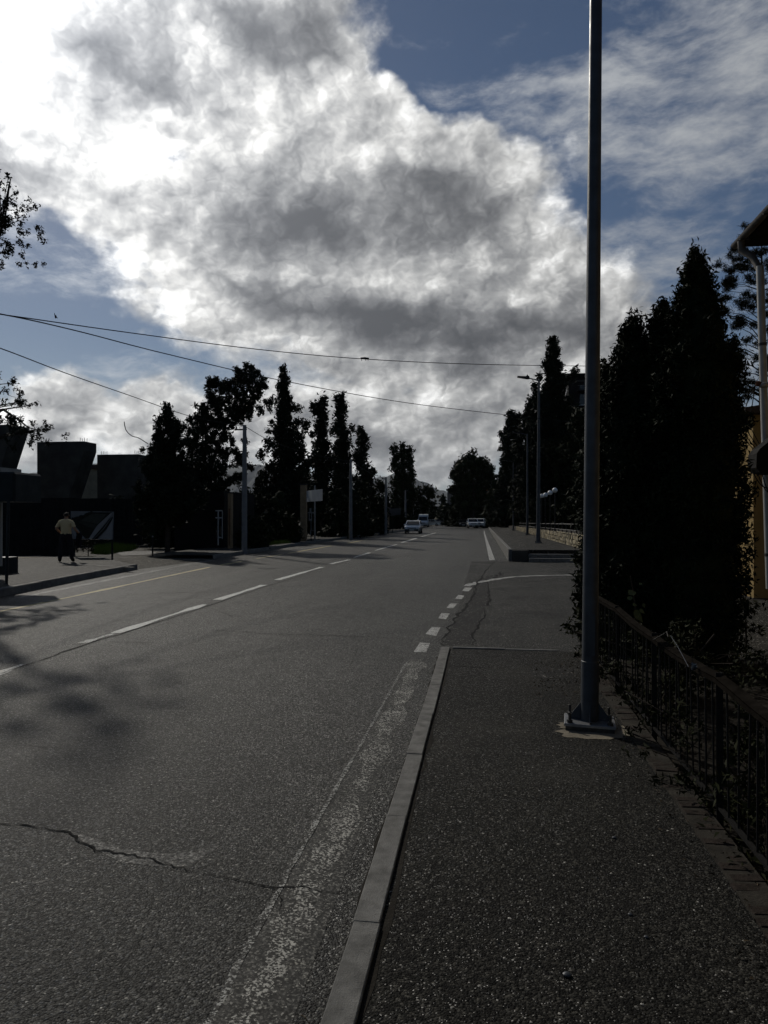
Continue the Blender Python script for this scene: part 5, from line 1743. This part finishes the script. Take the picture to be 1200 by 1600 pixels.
# ------------------------------------------------------------------ man seen from behind
def person(loc, rz):
    J = {  # joints: position (x right, y forward, z up), radius
        'pelvis': ((0, 0, 0.93), (.165, .115)), 'waist': ((0, .01, 1.06), (.16, .12)), 'chest': ((0, .01, 1.26), (.185, .125)), 'upper': ((0, 0, 1.40), (.17, .105)), 'neck': ((0, .01, 1.50), (.06, .06)), 'throat': ((0, .02, 1.56), (.058, .06)),
        'head': ((0, .035, 1.66), (.078, .095)), 'crown': ((0, .025, 1.73), (.062, .075)),
        'shl': ((-.19, -.01, 1.405), (.062, .062)), 'ell': ((-.315, -.06, 1.17), (.048, .048)), 'wrl': ((-.21, .14, 1.02), (.033, .036)), 'hal': ((-.16, .20, 1.00), (.034, .042)),
        'shr': ((.19, -.01, 1.405), (.062, .062)), 'elr': ((.30, -.05, 1.17), (.048, .048)), 'wrr': ((.36, .12, 1.04), (.033, .036)), 'har': ((.38, .19, 1.02), (.034, .042)),
        'hipl': ((-.10, 0, .88), (.105, .105)), 'knl': ((-.155, .03, .50), (.075, .075)), 'anl': ((-.20, -.02, .11), (.055, .055)), 'tol': ((-.23, .13, .05), (.045, .035)),
        'hipr': ((.10, 0, .88), (.105, .105)), 'knr': ((.155, .04, .50), (.075, .075)), 'anr': ((.20, 0, .11), (.055, .055)), 'tor': ((.23, .15, .05), (.045, .035))}
    E = [('pelvis', 'waist'), ('waist', 'chest'), ('chest', 'upper'), ('upper', 'neck'), ('neck', 'throat'), ('throat', 'head'), ('head', 'crown'), ('upper', 'shl'), ('shl', 'ell'), ('ell', 'wrl'), ('wrl', 'hal'),
         ('upper', 'shr'), ('shr', 'elr'), ('elr', 'wrr'), ('wrr', 'har'), ('pelvis', 'hipl'), ('hipl', 'knl'), ('knl', 'anl'), ('anl', 'tol'), ('pelvis', 'hipr'), ('hipr', 'knr'), ('knr', 'anr'), ('anr', 'tor')]
    names = list(J)
    me = bpy.data.meshes.new('person_skeleton')
    me.from_pydata([J[n][0] for n in names], [(names.index(a), names.index(b)) for a, b in E], [])
    tmp = bpy.data.objects.new('person_skeleton', me)
    link(tmp)
    sk = tmp.modifiers.new('skin', 'SKIN')
    for i, n in enumerate(names):
        me.skin_vertices[0].data[i].radius = J[n][1]
        me.skin_vertices[0].data[i].use_root = (n == 'pelvis')
    tmp.modifiers.new('sub', 'SUBSURF').levels = 2
    bpy.context.view_layer.update()
    ev = tmp.evaluated_get(bpy.context.evaluated_depsgraph_get())
    bm = bmesh.new()
    bm.from_mesh(ev.to_mesh())
    bpy.data.objects.remove(tmp)
    bm.normal_update()
    root = empty('person', loc, rz)
    tag(root, 'man in a beige t-shirt and dark trousers seen from behind, looking at the poster', 'person')

    def region(c):
        arm = abs(c.x) > 0.205
        if c.z < 0.135:
            return 'shoe'
        if c.z < 0.99 and not (abs(c.x) > 0.13 and c.y > 0.09 and c.z > 0.93) and not abs(c.x) > 0.30:
            return 'trousers'
        if 0.97 < c.z < 1.50 and not (arm and c.z < 1.235) and not (c.y > 0.12 and c.z < 1.15 and abs(c.x) > .1):
            return 'shirt'
        if c.z > 1.60 and (c.y < 0.075 or c.z > 1.73):
            return 'hair'
        return 'skin'

    def part(key, grow, name, mat):
        b2 = bm.copy()
        dele = [f for f in b2.faces if key is not None and region(f.calc_center_median()) != key]
        bmesh.ops.delete(b2, geom=dele, context='FACES')
        b2.normal_update()
        for v in b2.verts:
            v.co += v.normal * grow * (1 + .35 * math.sin(v.co.z * 55 + v.co.x * 30))
        m2 = bpy.data.meshes.new(name)
        b2.to_mesh(m2)
        b2.free()
        for p in m2.polygons:
            p.use_smooth = True
        m2.materials.append(MATS[mat])
        return link(bpy.data.objects.new(name, m2), root)

    body = part(None, 0.0, 'body', 'skin')
    part('shirt', .014, 'shirt', 'shirt')
    part('trousers', .016, 'trousers', 'trousers')
    part('shoe', .012, 'shoes', 'shoe')
    part('hair', .010, 'hair', 'hair')
    for s in (-1, 1):
        MB().ball((s * .083, .035, 1.645), .028, 8, 6, (.45, .8, 1.1)).build('ear', 'skin', body, True, True)
        hb = (s * .16, .22, 1.0) if s < 0 else (.385, .21, 1.01)
        for k in range(4):
            a = (hb[0] + (-.02 + .014 * k) * 1.0, hb[1] + .01, hb[2])
            ln = (.055, .068, .072, .06)[k]
            MB().tube([a, (a[0], a[1] + ln * .6, a[2] - .01), (a[0] - s * .005, a[1] + ln, a[2] - .03)], [.0085, .008, .006], 6).build('finger', 'skin', body, True, True)
        MB().tube([(hb[0] - s * .02, hb[1] - .03, hb[2] + .01), (hb[0] - s * .05, hb[1] + .01, hb[2] + .015), (hb[0] - s * .055, hb[1] + .035, hb[2])], [.011, .009, .007], 6).build('thumb', 'skin', body, True, True)
    bm.free()
    return root


mp_ = G(103, 878.5, 0.15)
man = person((mp_.x, mp_.y, 0.15), YAW + 0.16)
man.scale = (1.0, 1.0, 1.0)
bag = empty('dark_jacket', (0, 0, 0))
M_ = Matrix.Translation(mp_ + Vector((0, 0, 0))) @ Matrix.Rotation(YAW + 0.16, 4, 'Z')
bag.location = M_ @ Vector((.38, .16, .70))
tag(bag, 'dark jacket hanging over the man\'s right forearm', 'jacket')
bb_ = bmesh.new()
bmesh.ops.create_grid(bb_, x_segments=10, y_segments=12, size=.5)
for v in bb_.verts:
    u, w = v.co.x, v.co.y
    fold = .03 * math.sin(u * 17) + .02 * math.sin(w * 9 + u * 6)
    v.co = Vector((u * .20 + .02 * math.sin(w * 8), fold + .03 * (w > .3), .10 + w * .52 - .06 * abs(u)))
bmesh.ops.solidify(bb_, geom=bb_.faces[:], thickness=.05)
mj = bpy.data.meshes.new('cloth')
bb_.to_mesh(mj)
bb_.free()
mj.materials.append(MATS['trousers'])
link(bpy.data.objects.new('cloth', mj), bag)


# ------------------------------------------------------------------ vehicles
def vehicle(name, label, cat, loc, rz, paint, prof, glass, W, wheels, wr, front, group=None, low=0.18, tumble=0.13):
    """body drawn from its side outline (y forward, z up), greenhouse leaning in, with glass, wheels and lights"""
    root = empty(name, loc, rz)
    tag(root, label, cat, group)
    B = lambda mb, n, m, s=False, par=root: mb.build(n, m, par, s, True)
    belt = glass['belt']

    def half(y, z):
        w = W / 2
        if z > belt:
            w -= tumble * (z - belt) / (glass['top'] - belt)
        ends = glass['ends']
        e = min(abs(y - ends[0]), abs(ends[1] - y))
        return w - max(0, 0.16 - e) * 0.9

    mb = MB()
    n = len(prof)
    L = [(-half(y, z), y, z) for y, z in prof]
    R = [(half(y, z), y, z) for y, z in prof]
    cen_y = sum(p[0] for p in prof) / n
    mb.add(L + R, [(i, (i + 1) % n, n + (i + 1) % n, n + i) for i in range(n)])
    mb.add(L, [tuple(range(n))])
    mb.add(R, [tuple(range(n - 1, -1, -1))])
    body = B(mb, 'body', paint)
    body.modifiers.new('bevel', 'BEVEL').width = .03
    body.modifiers['bevel'].segments = 2

    def pane(q, nm='windscreen', off=.012):
        c = [Vector((s * (half(y, z) - ins), y, z)) for (s, y, z, ins) in q]
        nr = (c[1] - c[0]).cross(c[2] - c[0]).normalized()
        mid = sum(c, Vector()) / 4
        if nr.dot(mid - Vector((0, cen_y, belt))) < 0:
            nr = -nr
        mb = MB().add([p + nr * (off + .035) for p in c] + [p + nr * .0 for p in c], [(0, 1, 2, 3), (0, 4, 5, 1), (1, 5, 6, 2), (2, 6, 7, 3), (3, 7, 4, 0)])
        return B(mb, nm, 'glass_dark')

    (y0, z0), (y1, z1) = glass['screen']
    pane([(-1, y0, z0, .10), (1, y0, z0, .10), (1, y1, z1, .10), (-1, y1, z1, .10)])
    (y0, z0), (y1, z1) = glass['rear']
    pane([(-1, y0, z0, .10), (1, y0, z0, .10), (1, y1, z1, .10), (-1, y1, z1, .10)], 'rear_window')
    for s in (-1, 1):
        for (a, b, c, d) in glass['side']:
            pts = [Vector((s * (half(*q) - .005), q[0], q[1])) for q in (a, b, c, d)]
            mb = MB().add([p + Vector((s * .02, 0, 0)) for p in pts] + pts, [(0, 1, 2, 3), (0, 4, 5, 1), (1, 5, 6, 2), (2, 6, 7, 3), (3, 7, 4, 0)])
            B(mb, 'side_window', 'glass_dark')
        for yy in wheels:
            w = B(MB().tube([(s * (W / 2 - .20), yy, wr), (s * (W / 2 + .005), yy, wr)], wr, 20), 'wheel', 'tyre', True)
            MB().tube([(s * (W / 2), yy, wr), (s * (W / 2 + .015), yy, wr)], wr * .62, 14).build('rim', 'rim', w, False, True)
        hx, hy, hz = front['lamp']
        B(MB().ball((s * hx, hy, hz), .1, 12, 8, (1.5, .7, .8)), 'headlight', 'lamp_glass', True)
        my, mz = front['mirror']
        B(MB().ball((s * (W / 2 + .10), my, mz), .09, 10, 6, (1.1, .6, .9)), 'mirror', paint, True)
    ends = glass['ends']
    B(MB().box(-W / 2 + .1, W / 2 - .1, ends[1] - .05, ends[1] + .06, .28, .52, .03), 'bumper', 'bumper')
    B(MB().box(-.5, .5, ends[1] - .02, ends[1] + .035, front['lamp'][2] - .09, front['lamp'][2] + .03), 'grille', 'bumper')
    B(MB().box(-.26, .26, ends[1] + .06, ends[1] + .07, .36, .47), 'number_plate', 'plate_white')
    return root


SED = [(-2.15, .30), (2.05, .30), (2.15, .45), (2.12, .66), (1.95, .76), (1.05, .93), (0.45, 1.36), (0.1, 1.44), (-.75, 1.43), (-1.45, 1.05), (-2.05, .98), (-2.18, .75)]
SEDG = dict(belt=.93, top=1.44, ends=(-2.18, 2.15), screen=((1.0, .98), (.48, 1.34)), rear=((-1.42, 1.09), (-.82, 1.38)), side=[((.85, .97), (.05, .97), (.05, 1.37), (.35, 1.34)), ((-.02, .97), (-1.05, 1.0), (-.72, 1.37), (-.02, 1.37))])
SUV = [(-2.1, .36), (2.0, .36), (2.12, .55), (2.08, .85), (1.9, .98), (1.05, 1.06), (0.55, 1.58), (0.2, 1.66), (-1.6, 1.64), (-2.02, 1.1), (-2.12, .8)]
SUVG = dict(belt=1.06, top=1.66, ends=(-2.12, 2.12), screen=((1.0, 1.11), (.58, 1.55)), rear=((-1.98, 1.14), (-1.66, 1.58)), side=[((.88, 1.1), (.05, 1.1), (.05, 1.58), (.48, 1.55)), ((-.02, 1.1), (-1.0, 1.1), (-1.0, 1.58), (-.02, 1.58))])
VAN = [(-2.6, .35), (2.3, .35), (2.42, .55), (2.36, .95), (1.75, 1.25), (1.15, 2.05), (0.9, 2.38), (0.3, 2.48), (-2.5, 2.48), (-2.62, 2.3)]
VANG = dict(belt=1.25, top=2.48, ends=(-2.62, 2.42), screen=((1.72, 1.30), (1.2, 1.98)), rear=((-2.62, 1.3), (-2.58, 2.0)), side=[((1.35, 1.3), (.6, 1.3), (.6, 1.95), (.98, 1.95)), ((.4, 1.3), (-.8, 1.3), (-.8, 1.95), (.4, 1.95))])


def at_lane(px, py):
    p = G(px, py, 0.003)
    return (p.x, p.y, 0.003)


p = G(643.5, 834, 0.003)
vehicle('silver_car', 'silver saloon car driving towards the camera in the far lane', 'car', (p.x, p.y + 2.1, .003), PI - .0, 'car_silver', SED, SEDG, 1.70, (-1.3, 1.28), .30, dict(lamp=(.62, 2.1, .66), mirror=(.75, .98)))
p = G(660.5, 824, 0.003)
vehicle('white_van', 'tall white van following the silver car', 'van', (p.x, p.y + 2.4, .003), PI, 'car_white', VAN, VANG, 1.85, (-1.6, 1.5), .33, dict(lamp=(.72, 2.32, .85), mirror=(1.35, 1.4)), tumble=.1)
p = G(738, 825.6, 0.003)
vehicle('parked_car', 'left of two pale cars parked nose out at the street end', 'car', (p.x, p.y + 2.1, .003), PI + .1, 'car_silver', SUV, SUVG, 1.75, (-1.3, 1.28), .35, dict(lamp=(.66, 2.02, .84), mirror=(.75, 1.12)), 'cars parked at the end of the street')
p = G(749.5, 825.4, 0.003)
vehicle('parked_car', 'right of two pale cars parked nose out at the street end', 'car', (p.x, p.y + 2.1, .003), PI - .1, 'car_white', SUV, SUVG, 1.80, (-1.3, 1.28), .35, dict(lamp=(.66, 2.02, .84), mirror=(.75, 1.12)), 'cars parked at the end of the street')
for px, py, m, lab, a in ((724, 823.5, 'car_dark', 'dark car parked just left of the pale pair', PI), (729.5, 823.2, 'car_dark', 'second dark car squeezed beside the pale pair', PI - .2), (761, 824, 'car_dark', 'dark car parked right of the pale pair', PI + .2), (672, 822, 'car_silver', 'small far car right of the white van', PI / 2), (681, 821.5, 'car_dark', 'dark far car crossing beyond the van', PI / 2)):
    p = G(px, py, 0.003)
    vehicle('parked_car', lab, 'car', (p.x, p.y + 2.1, .003 if p.y < 170 else -.085), a, m, SED, SEDG, 1.70, (-1.3, 1.28), .30, dict(lamp=(.62, 2.1, .66), mirror=(.75, .98)), 'cars parked at the end of the street')
bg = empty('dog', G(710.5, 823.5, 0))
tag(bg, 'small dark animal standing far off in the road', 'dog')
c = bg.location
sk = MB().tube([(c.x - .35, c.y, .50), (c.x - .1, c.y, .48), (c.x + .2, c.y, .52), (c.x + .32, c.y, .62), (c.x + .42, c.y, .74), (c.x + .58, c.y, .70)], [.10, .12, .14, .09, .08, .04], 8)
for dx in (-.3, .22):
    for dy in (-.07, .07):
        sk.tube([(c.x + dx, c.y + dy, .45), (c.x + dx - .04, c.y + dy, .24), (c.x + dx, c.y + dy, .0)], [.06, .035, .03], 6)
sk.tube([(c.x - .42, c.y, .52), (c.x - .6, c.y, .62)], [.03, .015], 5)
sk.build('body', 'hair', bg, True)


# ------------------------------------------------------------------ buildings
def block(name, label, x0, x1, y0, y1, zt, wall, rows, cols, face='y', roofm='dark_block', z0=0.0):
    root = empty(name, ((x0 + x1) / 2, (y0 + y1) / 2, z0))
    tag(root, label, 'building')
    MB().box(x0, x1, y0, y1, z0, zt).build('wall', wall, root)
    MB().box(x0 - .35, x1 + .35, y0 - .35, y1 + .35, zt, zt + .35).build('roof', roofm, root)
    fh = (zt - z0) / rows
    for r in range(rows):
        for c in range(cols):
            cx = x0 + (x1 - x0) * (c + .5) / cols
            cy = y0 + (y1 - y0) * (c + .5) / cols
            zz = z0 + r * fh + fh * .3
            w = MB().box(cx - .6, cx + .6, y0 - .04, y0 + .02, zz, zz + fh * .5).build('window', 'glass_dark', root)
            MB().box(cx - .7, cx + .7, y0 - .12, y0 - .041, zz - .12, zz - .02).build('sill', 'white_frame', w)
            w = MB().box(x0 - .04, x0 + .02, cy - .6, cy + .6, zz, zz + fh * .5).build('window', 'glass_dark', root)
            MB().box(x0 - .12, x0 - .041, cy - .7, cy + .7, zz - .12, zz - .02).build('sill', 'white_frame', w)
    return root


a = U(888, 584, 75)
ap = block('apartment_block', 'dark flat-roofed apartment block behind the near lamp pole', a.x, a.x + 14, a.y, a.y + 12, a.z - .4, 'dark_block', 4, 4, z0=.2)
for r in range(3):
    z = a.z - 1.9 - r * 2.8
    b = MB().box(a.x + .8, a.x + 3.6, a.y - 1.1, a.y - .13, z - .1, z).build('balcony', 'dark_block', ap)
    for q in (.45, .9):
        MB().tube([(a.x + .8, a.y - 1.08, z + q), (a.x + 3.6, a.y - 1.08, z + q)], .025, 5).build('rail', 'grey_block', b)
for (u, v) in ((938, 577), (946, 575)):
    c = U(u, v + 8, 80)
    MB().box(c.x - .25, c.x + .25, c.y, c.y + .5, a.z - .1, U(u, v, 80).z).build('chimney', 'dark_block', ap)
a = U(699, 766, 210)
block('far_apartments', 'grey flats just visible left of the big round tree', a.x, a.x + 16, a.y, a.y + 12, a.z, 'grey_block', 5, 4, z0=-.05)
a = U(757, 760, 158)
block('orange_house', 'dull orange building behind the parked cars', a.x, a.x + 12, a.y, a.y + 10, a.z, 'orange_wall', 3, 3, z0=-.05)
a = U(655, 793, 230)
block('gate_building', 'low wide building closing the end of the street', a.x, a.x + 16, a.y, a.y + 6, a.z, 'grey_block', 2, 7, z0=-.05)
lm = empty('lamp_mast', U(680, HZ, 215))
tag(lm, 'thin far lamp mast with a drop lantern against the sky', 'street lamp')
c = lm.location
t = U(680, 774, 215)
MB().tube([(c.x, c.y, -.05), (c.x, c.y, t.z), (c.x + .4, c.y, t.z + .8), (c.x + .8, c.y, t.z + .3)], [.12, .08, .06, .06], 6).build('mast', 'black_iron', lm)
MB().lathe([(.1, .4), (.55, .0), (.5, -.5), (.15, -.7)], (c.x + .85, c.y, t.z - .2), 10).build('lantern', 'black_iron', lm)

# ------------------------------------------------------------------ mountains and air
def ridge(name, pts, d, mat, seed, depth):
    """a ridge whose crest runs through the given pixels at d metres, with slopes in front and behind"""
    r = random.Random(seed)
    crest = []
    for i in range(len(pts) - 1):
        for k in range(10):
            t = k / 10
            x = pts[i][0] + (pts[i + 1][0] - pts[i][0]) * t
            s = t * t * (3 - 2 * t)
            y = pts[i][1] + (pts[i + 1][1] - pts[i][1]) * s + r.uniform(-1, 1) * 0.7
            crest.append(U(x, y, d))
    fw = Vector((-math.sin(YAW), math.cos(YAW), 0))
    rows = 7
    vs = []
    for j in range(rows):
        q = j / (rows - 1) * 2 - 1
        for c in crest:
            hgt = (c.z) * (1 - abs(q)) ** 0.9 * (1 + (r.uniform(-.12, .12) if abs(q) > .05 else 0))
            p = c + fw * (q * depth)
            vs.append((p.x, p.y, hgt - 2 if abs(q) < .99 else -30))
    n = len(crest)
    fs = [(j * n + i, j * n + i + 1, (j + 1) * n + i + 1, (j + 1) * n + i) for j in range(rows - 1) for i in range(n - 1)]
    return struct(MB().add(vs, fs).build(name, mat, None, True))


ridge('mountain', ((-900, 800), (-200, 770), (30, 742), (60, 738), (120, 726), (170, 722), (260, 728), (400, 726), (430, 727), (520, 760), (600, 745), (630, 733), (660, 752), (690, 766), (720, 782), (800, 800), (1500, 800)), 9000, 'mountain', 1, 2500)
ridge('hill', ((-900, 790), (-100, 770), (20, 755), (60, 752), (120, 757), (200, 770), (330, 790), (600, 803)), 2600, 'mountain', 2, 700)

if HAZE:
    hzm = bpy.data.materials.new('haze')
    hzm.use_nodes = True
    hzm.node_tree.nodes.clear()
    hT = NT(hzm.node_tree)
    pv = hT.new('ShaderNodeVolumePrincipled')
    pv.inputs['Color'].default_value = (0.80, 0.88, 1.0, 1)
    pv.inputs['Density'].default_value = HAZE
    pv.inputs['Anisotropy'].default_value = 0.2
    ho = hT.new('ShaderNodeOutputMaterial')
    hT.l.new(pv.outputs[0], ho.inputs['Volume'])
    MATS['haze'] = hzm
    hz_o = stuff(MB().box(-15500, 15500, -190, 13000, -31.5, 900).build('haze', 'haze'))
